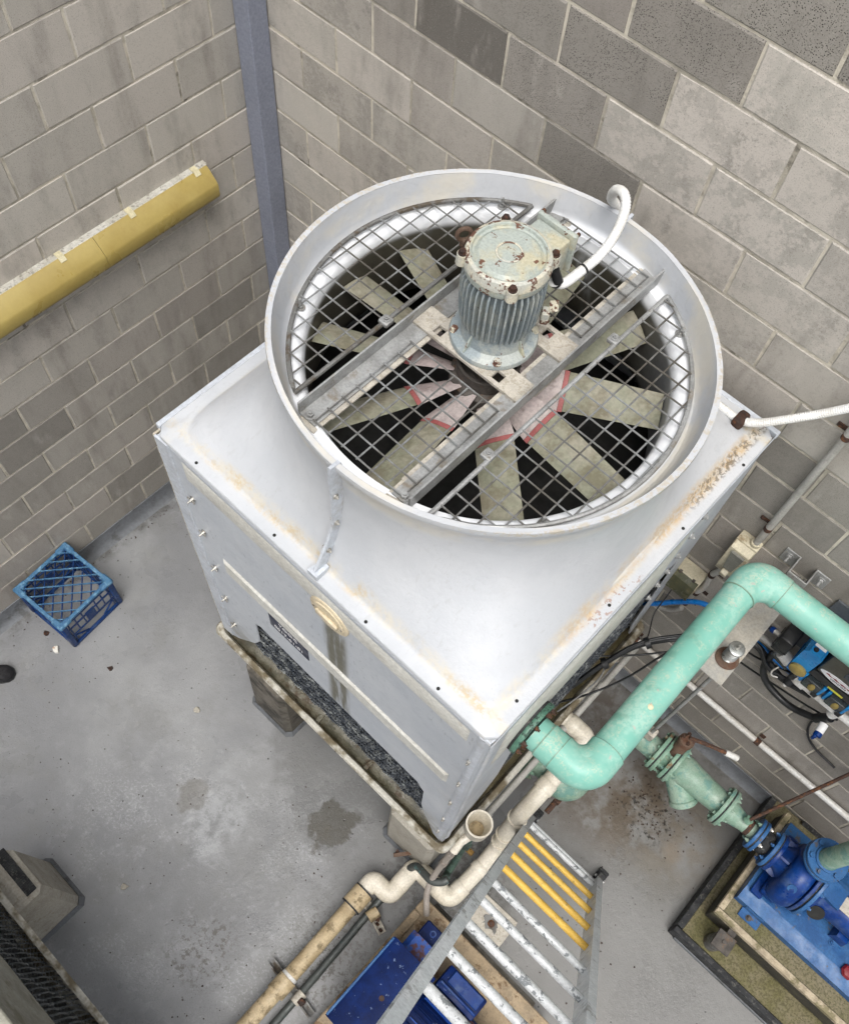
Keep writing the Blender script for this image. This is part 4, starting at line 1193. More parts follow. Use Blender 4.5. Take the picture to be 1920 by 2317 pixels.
# ------------------------------------------------------------------ concrete plinths under the tower
def plinth(x0, x1, y0, y1, h, label, mat='plinth', taper=0.0):
    t = thing('concrete_plinth', label, 'plinth', ((x0 + x1) / 2, (y0 + y1) / 2, 0), 'plinths under the tower')
    m = MB()
    c = 0.028
    def oct_(ins, z, cc):
        a, b, d, e = x0 + ins, x1 - ins, y0 + ins, y1 - ins
        return [(a + cc, d, z), (b - cc, d, z), (b, d + cc, z), (b, e - cc, z), (b - cc, e, z), (a + cc, e, z), (a, e - cc, z), (a, d + cc, z)]
    m.grid([oct_(taper * 0.1, 0.03, c), oct_(taper, h - 0.03, c), oct_(taper + 0.028, h, c * 0.6)], True, True, True)
    m.build('block', mat, t, smooth=20)
    m = MB()
    m.grid([oct_(-0.016, 0.001, c), oct_(-0.001, 0.034, c)], True, False, False)
    m.build('mortar_fillet', 'skirting', t, smooth=20)
    return t
def shim(t, lo, hi):
    m = MB(); m.box(lo, hi, 0.001); m.build('rubber_shim', 'rubber', t)
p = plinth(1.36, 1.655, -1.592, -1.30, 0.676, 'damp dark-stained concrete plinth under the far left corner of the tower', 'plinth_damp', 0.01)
shim(p, (1.40, -1.555, 0.677), (1.63, -1.36, 0.688))
p = plinth(2.385, 2.680, -1.592, -1.30, 0.676, 'clean tan concrete plinth under the near corner of the tower', 'plinth', 0.004)
shim(p, (2.41, -1.562, 0.677), (2.655, -1.36, 0.688))
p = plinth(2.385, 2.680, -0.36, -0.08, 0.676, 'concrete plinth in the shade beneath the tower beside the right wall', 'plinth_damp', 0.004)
shim(p, (2.41, -0.33, 0.677), (2.655, -0.1, 0.688))
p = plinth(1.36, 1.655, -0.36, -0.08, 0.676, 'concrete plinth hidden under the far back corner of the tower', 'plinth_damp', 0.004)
shim(p, (1.40, -0.33, 0.677), (1.63, -0.1, 0.688))

# ------------------------------------------------------------------ turquoise return pipe
PZ = 2.10
def flange_disc(m, p, ax, r, th, n=40):
    p = Vector(p); ax = Vector(ax).normalized()
    m.lathe([(0.0, 0.0), (r * 0.985, 0.0), (r, th * 0.15), (r, th * 0.85), (r * 0.985, th), (0.0, th)], p, ax, n, False, False)
def ring_bolts(parent, p, ax, rb, nb, a0, mat, r=0.009, name='bolt', both=0.0):
    p = Vector(p); ax = Vector(ax).normalized()
    u, w = rnd_frame(ax)
    for i in range(nb):
        a = a0 + 2 * PI * i / nb
        q = p + u * (rb * math.cos(a)) + w * (rb * math.sin(a))
        m = MB(); m.cyl(q, q + ax * 0.012, r, n=6); m.cyl(q + ax * 0.012, q + ax * 0.02, r * 0.55, n=8)
        if both:
            m.cyl(q - ax * both, q, r * 0.55, n=8); m.cyl(q - ax * both, q - ax * (both + 0.012), r, n=6)
        m.build(name, mat, parent)
gp = thing('return_pipe', 'thick turquoise pipe bending from the tower to the right wall', 'pipe', (2.70, -1.268, PZ))
m = MB(); m.tube(bend([(2.725, -1.268, PZ), (2.942, -1.268, PZ), (2.938, -0.243, PZ), (5.2, -0.235, PZ + 0.02)], 0.115, 14), 0.061, 32)
m.build('pipe', 'turquoise', gp, smooth=60)
m = MB()
for a, b in (((2.765, -1.268, PZ), (2.828, -1.268, PZ)), ((2.826, -1.268, PZ), (2.829, -1.268, PZ))):
    m.cyl(a, b, 0.0650, n=32)
m.build('socket', 'turquoise', gp)
def elbow(pts, r, n0=12):
    m = MB(); m.tube(bend(pts, 0.115, n0), r, 32); return m
elbow([(2.826, -1.268, PZ), (2.942, -1.268, PZ), (2.9415, -1.150, PZ)], 0.0665).build('elbow', 'turquoise', gp, smooth=60)
elbow([(2.9385, -0.362, PZ), (2.938, -0.243, PZ), (3.056, -0.243, PZ)], 0.0655).build('elbow', 'turquoise', gp, smooth=60)
def joint(p, d, r):
    p = Vector(p); d = Vector(d)
    m = MB(); m.lathe([(r - 0.004, -0.0022), (r, -0.0016), (r, 0.0016), (r - 0.004, 0.0022)], p, d, 36, False, False); m.build('joint_line', 'green_old', gp)
joint((2.8255, -1.268, PZ), (1, 0, 0), 0.0668); joint((2.9415, -1.150, PZ), (0, 1, 0), 0.0668); joint((2.9385, -0.362, PZ), (0, 1, 0), 0.0658); joint((3.056, -0.243, PZ), (1, 0, 0), 0.0658); joint((2.765, -1.268, PZ), (1, 0, 0), 0.0655)
m = MB(); flange_disc(m, (2.699, -1.268, PZ), (1, 0, 0), 0.108, 0.020); fl_ = m.build('flange', 'green_dark', gp)
m = MB(); flange_disc(m, (2.6865, -1.268, PZ), (1, 0, 0), 0.106, 0.012); m.build('gasket', 'rubber', gp)
ring_bolts(fl_, (2.7195, -1.268, PZ), (1, 0, 0), 0.088, 8, 0.2, 'rust')
m = MB()
for i in range(14):
    a = rnd.random() * 6.28; r = rnd.uniform(0.004, 0.010)
    m.bm.verts.new((3.0, 0, 0)) if False else None
m.lathe([(0.0, 0.004), (0.008, 0.003), (0.011, 0.0)], (2.955, -0.95, PZ + 0.0595), (0.2, 0, 1), 9, False, True)
m.build('lichen_spot', 'clip', gp)

# ------------------------------------------------------------------ suction line: basin outlet, strainer, reducer
SZ = 0.52
sl = thing('suction_line', 'dull green suction pipe with Y-strainer low between the tower and the right wall', 'pipe', (2.75, -0.93, 0.4))
m = MB(); m.tube(bend([(2.745, -0.905, 0.60), (2.945, -0.905, 0.60), (2.945, -0.42, SZ), (3.16, -0.42, SZ)], 0.115, 10), 0.060, 28); m.build('pipe', 'green_old', sl, smooth=60)
elbow([(2.85, -0.905, 0.60), (2.945, -0.905, 0.60), (2.945, -0.78, 0.585)], 0.079).build('elbow', 'green_old', sl, smooth=60)
m = MB(); m.box((2.93, -0.975, 0.49), (2.965, -0.94, 0.53), 0.004); m.cyl((2.945, -0.955, 0.50), (2.945, -1.03, 0.47), 0.014, n=8); m.build('drain_plug', 'rust', sl)
m = MB(); flange_disc(m, (2.725, -0.905, 0.60), (1, 0, 0), 0.105, 0.02); flange_disc(m, (2.747, -0.905, 0.60), (1, 0, 0), 0.105, 0.02)
f_ = m.build('flange', 'green_rusty', sl); ring_bolts(f_, (2.767, -0.905, 0.60), (1, 0, 0), 0.085, 8, 0.3, 'green_rusty')
def flange_pair(x, y, z, r, mat, mats, th=0.018, gap=0.008, rb=0.8, nb=8, parent=None, bmat='green_old'):
    m = MB(); flange_disc(m, (x, y, z), (1, 0, 0), r, th); f1 = m.build('flange', mat, parent)
    m = MB(); flange_disc(m, (x + th + gap, y, z), (1, 0, 0), r, th); f2 = m.build('flange', mats, parent)
    m = MB(); flange_disc(m, (x + th, y, z), (1, 0, 0), r * 0.96, gap); m.build('gasket', 'rubber', parent)
    ring_bolts(f2, (x + th * 2 + gap, y, z), (1, 0, 0), r * rb, nb, 0.26, bmat, 0.009, 'bolt', th * 2 + gap)
YS = -0.405
flange_pair(3.155, YS, SZ, 0.112, 'green_rusty', 'green_rusty', parent=sl, bmat='green_rusty')
m = MB(); m.cyl((3.199, YS, SZ), (3.247, YS, SZ), 0.075, n=28); m.build('valve_body', 'green_rusty', sl)
flange_pair(3.232, YS, SZ, 0.112, 'green_rusty', 'green_old', parent=sl)
# Y strainer: tapering body with its blow-down leg slanting down towards the camera
m = MB(); m.lathe([(0.072, 3.275), (0.080, 3.30), (0.080, 3.33), (0.074, 3.37), (0.066, 3.47), (0.064, 3.52), (0.064, 3.555)], (0, YS, SZ), (1, 0, 0), 32); m.build('strainer_body', 'green_old', sl, smooth=60)
d = Vector((0.62, -0.36, -0.36)).normalized()
o0 = Vector((3.27, YS - 0.005, SZ - 0.01))
m = MB(); m.lathe([(0.055, 0.0), (0.066, 0.05), (0.066, 0.17), (0.072, 0.175), (0.072, 0.195), (0.06, 0.20), (0.06, 0.205), (0.0, 0.206)], o0, d, 28); m.build('strainer_leg', 'green_old', sl, smooth=50)
flange_pair(3.545, YS, SZ, 0.105, 'green_old', 'green_old', parent=sl)
m = MB(); m.lathe([(0.062, 3.588), (0.060, 3.60), (0.046, 3.66), (0.041, 3.68), (0.041, 3.70)], (0, YS, SZ), (1, 0, 0), 28); m.build('reducer', 'green_old', sl, smooth=60)
m = MB(); m.lathe([(0.0415, 3.700), (0.0415, 3.722)], (0, YS, SZ), (1, 0, 0), 24); m.build('rusty_collar', 'rust', sl)
m = MB(); m.lathe([(0.041, 3.722), (0.041, 3.765)], (0, YS, SZ), (1, 0, 0), 24); m.build('spigot', 'green_old', sl)
# lever of the butterfly valve and its rusted neck
m = MB(); m.lathe([(0.034, 0.0), (0.034, 0.10), (0.040, 0.105), (0.040, 0.13), (0.024, 0.14), (0.018, 0.15), (0.0, 0.15)], (3.225, YS + 0.02, SZ + 0.06), (0, 0.35, 1), 16); nk = m.build('valve_neck', 'rust_plate', sl)
ring_bolts(nk, (3.225, YS + 0.065, SZ + 0.19), (0, 0.35, 1), 0.029, 4, 0.4, 'rust', 0.010)
m = MB(); m.tube(smoothpath([(3.225, YS + 0.07, SZ + 0.205), (3.30, YS + 0.10, SZ + 0.212), (3.40, YS + 0.14, SZ + 0.20)], 6), 0.011, 8); m.build('lever', 'rust', sl)
m = MB(); m.tube(smoothpath([(3.395, YS + 0.138, SZ + 0.2), (3.425, YS + 0.150, SZ + 0.195), (3.455, YS + 0.162, SZ + 0.185)], 6), 0.016, 12); m.build('lever_grip', 'pvc_white', sl)

# rusty stay rod from the suction pipe to the wall
m = MB(); m.cyl((3.68, -0.405, 0.60), (3.862, -0.004, 0.930), 0.0085, n=10)
sr = thing('stay_rod', 'thin rust-brown rod slanting from the suction flange up to the wall', 'rod', (3.68, -0.405, 0.60))
m.build('rod', 'rust', sr)
m = MB(); m.cyl((3.675, -0.412, 0.585), (3.682, -0.40, 0.605), 0.021, n=14); m.build('nut', 'green_rusty', sr)

# ------------------------------------------------------------------ right wall: bracket with spring hanger
br = thing('pipe_bracket', 'galvanised channel bracket with spring mount projecting from the right wall under the turquoise pipe', 'bracket', (3.07, 0, 1.66))
m = MB()
m.prism([(3.015, 1.650), (3.015, 1.700), (3.118, 1.700), (3.118, 1.650), (3.112, 1.650), (3.112, 1.694), (3.021, 1.694), (3.021, 1.650)], -0.492, -0.004, 'y')
m.build('channel', 'bracket', br, smooth=20)
m = MB(); m.lathe([(0.0, 0.0), (0.047, 0.0), (0.049, 0.004), (0.043, 0.010), (0.031, 0.012), (0.0, 0.012)], (3.070, -0.382, 1.7005), (0, 0, 1), 28, False, False); m.build('spring_cup', 'rust_plate', br)
hp = []
for i in range(96):
    a = 2 * PI * i / 16
    hp.append((3.070 + 0.024 * math.cos(a), -0.382 + 0.024 * math.sin(a), 1.717 + 0.088 * i / 95))
m = MB(); m.tube(hp, 0.0056, 8); m.build('spring', 'spring', br)
m = MB(); m.cyl((3.070, -0.382, 1.713), (3.070, -0.382, 1.80), 0.011, n=12); m.build('stem', 'rust_plate', br)
m = MB(); m.lathe([(0.0, 1.806), (0.031, 1.806), (0.033, 1.812), (0.032, 1.820), (0.024, 1.823), (0.0, 1.823)], (3.070, -0.382, 0), (0, 0, 1), 24, False, False); m.cyl((3.07, -0.382, 1.819), (3.07, -0.382, 1.829), 0.013, n=6); m.build('spring_cap', 'spring', br)
m = MB(); m.cyl((3.07, -0.382, 1.829), (3.07, -0.382, 1.85), 0.007, 0.004, n=12); m.build('threaded_end', 'stainless', br)
hr = thing('hanger_rod', 'thin grey rod hanging from the bracket down to the strainer', 'rod', (3.082, -0.405, 0.62))
m = MB(); m.cyl((3.074, -0.462, 1.649), (3.075, -0.43, 0.70), 0.009, n=12); m.build('rod', 'galv', hr)
m = MB(); m.box((3.055, -0.45, 0.62), (3.10, -0.40, 0.70), 0.006); m.build('clevis', 'galv_dusty', hr)
# U bracket bolted to the wall above
ub = thing('wall_bracket', 'galvanised U bracket bolted to the right wall beside the turquoise pipe bend', 'bracket', (3.06, 0, 1.93))
m = MB(); m.box((2.965, -0.008, 1.93), (3.03, -0.002, 2.02), 0.002); m.box((3.10, -0.008, 1.93), (3.165, -0.002, 2.02), 0.002)
m.box((3.0235, -0.085, 1.93), (3.0295, -0.0085, 2.02), 0.001); m.box((3.1005, -0.085, 1.93), (3.1065, -0.0085, 2.02), 0.001); m.box((3.0235, -0.0915, 1.93), (3.1065, -0.0855, 2.02), 0.001)
m.build('strap', 'galv', ub, smooth=20)
for x in (2.992, 3.138):
    m = MB(); m.bolt((x, -0.008, 1.985), (0, -1, 0), 0.011); m.cyl((x, -0.008, 1.985), (x, -0.045, 1.985), 0.006, n=10); m.build('anchor_bolt', 'galv', ub)
m = MB(); m.box((3.34, -0.06, 1.99), (3.42, -0.003, 2.09), 0.003)
tag(m.build('wall_bracket', 'galv'), 'small grey plate fixed to the right wall behind the straight turquoise pipe', 'bracket')

# ------------------------------------------------------------------ right wall: conduits and switch boxes
rc = thing('rigid_conduit', 'grey rigid conduit running up the right wall with rusty saddles', 'conduit', (2.865, -0.03, 1.95))
m = MB(); m.tube([(2.866, -0.03, 1.945), (2.864, -0.03, 2.4), (2.862, -0.03, 3.3)], 0.0145, 14); m.build('pipe', 'conduit_grey', rc)
for z in (2.075, 2.735):
    m = MB(); m.cyl((2.865, -0.03, z - 0.011), (2.865, -0.03, z + 0.011), 0.0165, n=16); m.box((2.815, -0.007, z - 0.011), (2.852, -0.001, z + 0.011), 0.002); m.cyl((2.825, -0.006, z), (2.825, -0.012, z), 0.006, n=6); m.build('saddle', 'rust', rc)
iso = thing('isolator_switch', 'cream weatherproof isolator switch on the right wall at the foot of the conduit', 'switch', (2.843, 0, 1.70))
m = MB(); m.box((2.795, -0.055, 1.690), (2.892, -0.002, 1.935), 0.006, seg=2); m.build('base', 'box_cream', iso)
m = MB(); m.prism([(-0.0555, 1.70), (-0.0555, 1.925), (-0.092, 1.915), (-0.104, 1.835), (-0.098, 1.745), (-0.080, 1.705)], 2.800, 2.887, 'x'); m.build('cover', 'box_cream', iso, smooth=25)
m = MB(); m.prism([(2.815, 1.905), (2.875, 1.905), (2.865, 1.78), (2.825, 1.78)], -0.1075, -0.095, 'y'); m.build('face_plate', 'box_grey', iso, smooth=20)
m = MB(); m.box((2.83, -0.125, 1.735), (2.860, -0.099, 1.775), 0.004, rot=Euler((0.3, 0, 0))); m.build('toggle', 'box_cream', iso)
m = MB(); m.cyl((2.823, -0.035, 1.935), (2.823, -0.035, 1.938), 0.017, n=20); m.build('plug', 'box_cream', iso)
m = MB(); m.cyl((2.866, -0.03, 1.934), (2.866, -0.03, 1.952), 0.021, n=18); m.build('gland', 'box_cream', iso)
gf = thing('grey_conduit', 'short bent grey conduit below the cream isolator on the right wall', 'conduit', (2.82, -0.03, 1.3))
m = MB(); m.tube(smoothpath([(2.828, -0.03, 1.69), (2.826, -0.03, 1.62), (2.812, -0.03, 1.55), (2.818, -0.03, 1.47), (2.816, -0.03, 1.40), (2.80, -0.03, 1.32), (2.795, -0.03, 1.2)], 6), 0.0145, 14); m.build('pipe', 'conduit_grey', gf, smooth=60)
for z, x in ((1.55, 2.812), (1.345, 2.806), (1.21, 2.796)):
    m = MB(); m.cyl((x, -0.03, z - 0.01), (x, -0.03, z + 0.01), 0.0168, n=14); m.box((x + 0.012, -0.007, z - 0.01), (x + 0.045, -0.001, z + 0.01)); m.build('saddle', 'rust_dark', gf)
eb = thing('enclosure_box', 'cream enclosure with smoky hinged window on the right wall close to the tower', 'box', (2.735, 0, 1.36))
m = MB(); m.box((2.640, -0.075, 1.355), (2.800, -0.002, 1.490), 0.004); m.build('body', 'box_cream', eb)
m = MB(); m.prism([(-0.0755, 1.358), (-0.0755, 1.487), (-0.106, 1.480), (-0.124, 1.42), (-0.118, 1.375), (-0.10, 1.360)], 2.644, 2.796, 'x'); m.build('window', 'box_lid', eb, smooth=25)
for x in (2.70, 2.77):
    m = MB(); m.box((x - 0.007, -0.084, 1.482), (x + 0.007, -0.070, 1.493)); m.build('hinge', 'cast_dark', eb)

# ------------------------------------------------------------------ small pipes along the right wall
def run(name, label, cat, pts, r, mat, n=12, sm=True, k=8, part='pipe'):
    t_ = thing(name, label, cat, pts[0])
    m = MB(); m.tube(smoothpath(pts, k) if sm else pts, r, n); m.build(part, mat, t_, smooth=60)
    return t_
wp = run('water_pipe', 'straight white pipe running low along the right block wall', 'pipe', [(2.3, -0.03, 0.548), (3.3, -0.03, 0.548), (5.2, -0.03, 0.556)], 0.0165, 'pvc_white', 14, False)
for x in (2.72, 3.502, 4.6):
    m = MB(); m.cyl((x - 0.014, -0.03, 0.549), (x + 0.014, -0.03, 0.549), 0.0195, n=14); m.box((x - 0.014, -0.007, 0.565), (x + 0.014, -0.001, 0.60), 0.002); m.build('saddle', 'rust', wp)
run('water_tube', 'bright blue water tube running along the right wall behind the turquoise pipe', 'pipe', [(2.60, -0.10, 1.0), (2.685, -0.10, 1.118), (2.77, -0.085, 1.262), (2.86, -0.07, 1.372), (2.98, -0.05, 1.375), (3.15, -0.045, 1.358), (3.28, -0.045, 1.345), (3.55, -0.045, 1.338), (4.2, -0.045, 1.34)], 0.0125, 'blue_tube')
run('dosing_pipe', 'cream dosing pipe level along the wall left of the black box', 'pipe', [(2.90, -0.045, 1.43), (3.05, -0.045, 1.428), (3.275, -0.045, 1.425)], 0.0145, 'conduit_grey')
run('cable_conduit', 'white flexible conduit sagging low behind the tower on the right wall', 'conduit', [(2.50, -0.04, 1.20), (2.60, -0.04, 1.06), (2.68, -0.04, 1.015), (2.76, -0.04, 1.07), (2.80, -0.04, 1.16)], 0.013, 'conduit_grey')
run('cable_conduit', 'thin white conduit level on the wall below the smoky enclosure', 'conduit', [(2.45, -0.03, 1.30), (2.60, -0.03, 1.30), (2.72, -0.03, 1.30)], 0.013, 'pvc_white')
# black cables from the tower to the controller
cb = thing('cable_bundle', 'bundle of black cables hanging from the tower towards the dosing controller', 'cable', (2.68, -0.5, 1.1))
for i, (dy, dz, r) in enumerate(((0, 0, 0.013), (0.012, -0.014, 0.010), (-0.012, -0.010, 0.009), (0.004, 0.016, 0.007))):
    m = MB(); m.tube(smoothpath([(2.66, -0.62 + dy, 0.98 + dz), (2.70, -0.50 + dy, 1.10 + dz), (2.76, -0.36 + dy, 1.20 + dz), (2.86, -0.23 + dy, 1.24 + dz), (3.00, -0.12 + dy, 1.30 + dz), (3.14, -0.07, 1.38 + dz), (3.24, -0.06 - 0.01 * i, 1.32 + dz), (3.33, -0.07, 1.30 + dz), (3.45, -0.08, 1.36 + dz)], 8), r, 10); m.build('cable', 'cable', cb, smooth=60)
for (x, y, z) in ((2.705, -0.488, 1.105), (2.79, -0.32, 1.215)):
    m = MB(); m.cyl((x - 0.006, y - 0.01, z - 0.008), (x + 0.006, y + 0.01, z + 0.002), 0.028, n=12); m.build('cable_tie', 'cable', cb)
lc = run('loop_cable', 'thick black cable looping below the blue dosing valves on the wall', 'cable', [(3.22, -0.06, 1.40), (3.235, -0.07, 1.28), (3.28, -0.075, 1.20), (3.36, -0.08, 1.165), (3.45, -0.085, 1.175), (3.545, -0.085, 1.235)], 0.016, 'cable', 12, part='cable')
run('drop_cable', 'thin black cable dropping down the wall to the pump', 'cable', [(3.60, -0.06, 1.30), (3.575, -0.02, 1.16), (3.565, -0.014, 1.05), (3.60, -0.014, 0.94), (3.67, -0.014, 0.87), (3.80, -0.014, 0.84)], 0.006, 'cable', 8, part='cable')
for i, (lab, pts_, r_, mt) in enumerate((('long thin black cable crossing the wall under the bracket', [(2.62, -0.45, 0.95), (2.78, -0.30, 0.98), (2.95, -0.12, 1.02), (3.10, -0.03, 1.06), (3.25, -0.03, 1.11), (3.45, -0.04, 1.18), (3.60, -0.05, 1.25)], 0.005, 'cable'),
                                         ('thin black cable sagging from the tower behind the turquoise pipe', [(2.66, -0.72, 0.93), (2.74, -0.55, 0.86), (2.82, -0.40, 0.95), (2.88, -0.26, 1.12), (2.95, -0.15, 1.25)], 0.0055, 'cable'),
                                         ('grey wire curling off the cable bundle beside the tower', [(2.70, -0.48, 1.10), (2.725, -0.50, 1.0), (2.72, -0.56, 0.93), (2.70, -0.66, 0.90), (2.68, -0.75, 0.90)], 0.0045, 'galv_wire'),
                                         ('thin black cable crossing the wall towards the blue sensors', [(3.05, -0.03, 1.22), (3.18, -0.04, 1.24), (3.32, -0.06, 1.36), (3.40, -0.09, 1.42)], 0.005, 'cable'),
                                         ('thin black wire dangling from the smoky enclosure to the cable bundle', [(2.715, -0.08, 1.36), (2.72, -0.12, 1.28), (2.725, -0.18, 1.21), (2.765, -0.27, 1.20), (2.785, -0.33, 1.205)], 0.003, 'cable'))):
    run('thin_cable', lab, 'cable', pts_, r_, mt, 8, part='cable')

# ------------------------------------------------------------------ dosing station on the right wall
bd = thing('mounting_board', 'dark grey mounting board on the right wall behind the dosing equipment', 'board', (3.45, 0, 1.42))
m = MB(); m.box((3.235, -0.014, 1.50), (4.25, -0.001, 1.95), 0.003); m.build('sheet', 'panel_dark', bd)
bb = thing('solenoid_box', 'matt black square box with white fitting left of the blue dosing pump', 'box', (3.215, -0.06, 1.50))
m = MB(); m.box((3.18, -0.125, 1.535), (3.245, -0.02, 1.66), 0.010, seg=2); m.build('body', 'black_plastic', bb)
m = MB(); m.box((3.178, -0.127, 1.565), (3.247, -0.018, 1.5675)); m.build('joint', 'rubber', bb)
m = MB(); m.cyl((3.18, -0.07, 1.575), (3.145, -0.065, 1.565), 0.010, n=12); m.build('fitting', 'pvc_white', bb)
m = MB(); m.cyl((3.155, -0.066, 1.568), (3.140, -0.064, 1.563), 0.014, n=12); m.build('blue_nut', 'blue_pump', bb)
m = MB(); m.tube(smoothpath([(3.14, -0.064, 1.563), (3.10, -0.055, 1.55), (3.04, -0.03, 1.50), (3.0, -0.025, 1.44)], 6), 0.010, 10); m.build('tail', 'cable', bb)
m = MB(); m.cyl((3.235, -0.085, 1.50), (3.285, -0.085, 1.475), 0.028, n=20); m.build('white_union', 'pvc_white', bb)
dp_ = thing('dosing_pump', 'bright blue dosing pump with white label and yellowed dial', 'pump', (3.32, -0.12, 1.58))
m = MB(); m.prism([(3.272, 1.65), (3.268, 1.775), (3.283, 1.80), (3.335, 1.80), (3.345, 1.785), (3.345, 1.66), (3.338, 1.60), (3.282, 1.60)], -0.175, -0.020, 'y'); bdy = m.build('body', 'blue_plastic', dp_, smooth=25)
m = MB(); m.box((3.286, -0.140, 1.8003), (3.334, -0.085, 1.8015)); m.build('label', 'white_print', bdy)
m = MB(); m.cyl((3.30, -0.155, 1.80), (3.30, -0.155, 1.806), 0.010, n=12); m.build('knob', 'black_plastic', bdy)
m = MB(); m.lathe([(0.036, 0), (0.036, 0.012), (0.028, 0.016), (0.0, 0.016)], (3.31, -0.1755, 1.635), (0, -1, 0), 24, True, False); m.build('dial', 'dial', bdy)
m = MB(); m.box((3.275, -0.178, 1.582), (3.348, -0.03, 1.5995), 0.003); m.build('bracket', 'blue_tube', dp_)
def sensor(x, z, label):
    t_ = thing('flow_sensor', label, 'sensor', (x, -0.09, z), 'flow sensors on the dosing manifold')
    m = MB(); m.box((x - 0.038, -0.135, z), (x + 0.038, -0.045, z + 0.072), 0.006, seg=2); m.build('body', 'smoky', t_)
    m = MB(); m.lathe([(0.014, 0), (0.014, 0.003), (0.011, 0.005), (0.0, 0.005)], (x + 0.004, -0.1355, z + 0.038), (0, -1, 0), 16, True, False)
    for v in m.bm.verts:
        v.co.z = z + 0.038 + (v.co.z - z - 0.038) * 2.0
    m.build('impeller', 'dial', t_)
    for sg in (-1, 1):
        m = MB(); m.box((x + sg * 0.045 - 0.007, -0.125, z - 0.004), (x + sg * 0.045 + 0.007, -0.04, z + 0.076), 0.003); m.build('clamp', 'blue_plastic', t_)
sensor(3.405, 1.475, 'first clear-bodied flow sensor with blue clamps beside the white elbow')
sensor(3.520, 1.475, 'second clear-bodied flow sensor with blue clamps at the picture edge')
mf = thing('dosing_manifold', 'white plastic manifold pipe with elbows in front of the blue tube', 'pipe', (3.40, -0.08, 1.36))
m = MB(); m.tube([(3.335, -0.085, 1.405), (3.45, -0.085, 1.398), (3.72, -0.085, 1.40)], 0.0195, 18); m.build('pipe', 'pvc_white', mf)
m = MB(); m.tube(bend([(3.355, -0.085, 1.465), (3.345, -0.085, 1.405), (3.40, -0.085, 1.402)], 0.03, 8), 0.0265, 18); m.build('elbow', 'pvc_white', mf, smooth=60)
m = MB(); m.cyl((3.345, -0.085, 1.40), (3.345, -0.105, 1.355), 0.020, n=16); m.build('black_nut', 'black_plastic', mf)
m = MB(); m.cyl((3.345, -0.107, 1.352), (3.343, -0.112, 1.338), 0.009, n=10); m.build('nipple', 'pvc_white', mf)
for x in (3.335, 3.445, 3.565):
    m = MB(); m.box((x - 0.013, -0.118, 1.42), (x + 0.013, -0.05, 1.47), 0.004); m.build('coupling', 'black_plastic', mf)
m = MB(); m.cyl((3.565, -0.085, 1.40), (3.56, -0.085, 1.355), 0.024, n=18); m.build('tee', 'pvc_white', mf)
sv = thing('sample_valve', 'blue and white sample valve on the end of the black loop cable', 'valve', (3.555, -0.095, 1.25))
m = MB(); m.cyl((3.54, -0.085, 1.235), (3.572, -0.085, 1.325), 0.021, n=16); m.build('body', 'black_plastic', sv)
m = MB(); m.cyl((3.574, -0.105, 1.28), (3.578, -0.150, 1.27), 0.019, n=16); m.build('cap', 'white_print', sv)
m = MB(); m.cyl((3.578, -0.145, 1.271), (3.580, -0.168, 1.265), 0.0185, n=16); m.box((3.568, -0.175, 1.225), (3.584, -0.158, 1.265), 0.004); m.build('handle', 'blue_pump', sv)
gb = run('junction_pod', 'grey rounded pod hanging among the black cables on the wall', 'box', [(3.215, -0.07, 1.46), (3.26, -0.075, 1.455), (3.30, -0.08, 1.45)], 0.032, 'smoky', 14, part='body')
m = MB(); m.tube(smoothpath([(3.27, -0.11, 1.43), (3.262, -0.13, 1.40), (3.275, -0.125, 1.36), (3.30, -0.11, 1.35)], 6), 0.0035, 8); m.build('lead', 'pvc_white', gb)
ct = thing('dosing_controller', 'dark grey dosing controller with red and black oval badge at the right edge', 'controller', (3.5, -0.1, 1.60))
m = MB(); m.box((3.365, -0.125, 1.63), (3.72, -0.015, 1.86), 0.010, seg=2); bdy = m.build('body', 'controller', ct)
m = MB(); m.prism([(3.355, 1.585), (3.73, 1.585), (3.722, 1.6295), (3.362, 1.6295)], -0.13, -0.02, 'y'); m.build('base', 'black_plastic', ct, smooth=20)
m = MB(); m.box((3.45, -0.1275, 1.72), (3.62, -0.1255, 1.80), 0.0005); m.build('display', 'screen', bdy)
for (x, z) in ((3.475, 1.775), (3.485, 1.755), (3.51, 1.772), (3.512, 1.752)):
    m = MB(); m.box((x - 0.005, -0.1285, z - 0.004), (x + 0.007, -0.1276, z + 0.004)); m.build('digit', 'white_print', bdy)
# the oval badge on the upper edge of the front
lens = [(3.462 + 0.088 * math.cos(a), 1.662 + 0.026 * math.copysign(abs(math.sin(a)) ** 1.3, math.sin(a))) for a in [2 * PI * i / 40 for i in range(40)]]
m = MB(); m.prism(lens, -0.1278, -0.1254, 'y'); bg = m.build('badge', 'white_print', bdy, smooth=20)
m = MB(); m.prism([(3.40 + 0.125 * i / 12, 1.670 + 0.005 * math.sin(i * 1.9) * (1 - i / 14)) for i in range(13)] + [(3.525 - 0.125 * i / 12, 1.664 + 0.003 * math.sin(i * 2.3)) for i in range(13)], -0.1286, -0.1279, 'y'); m.build('badge_script', 'red_print', bg, smooth=0)
text_mesh('lettering', 'controls', 0.022, 'dark_print', Matrix.Translation((3.463, -0.1284, 1.653)) @ RX, bg)
m = MB(); m.box((3.445, -0.1325, 1.588), (3.515, -0.1302, 1.600), 0.0005); m.build('warning_label', 'yellow_print', ct)
m = MB(); m.cyl((3.375, -0.07, 1.86), (3.375, -0.07, 1.875), 0.008, n=8); m.cyl((3.40, -0.06, 1.86), (3.40, -0.06, 1.872), 0.008, n=8); m.build('gland', 'brass', ct)
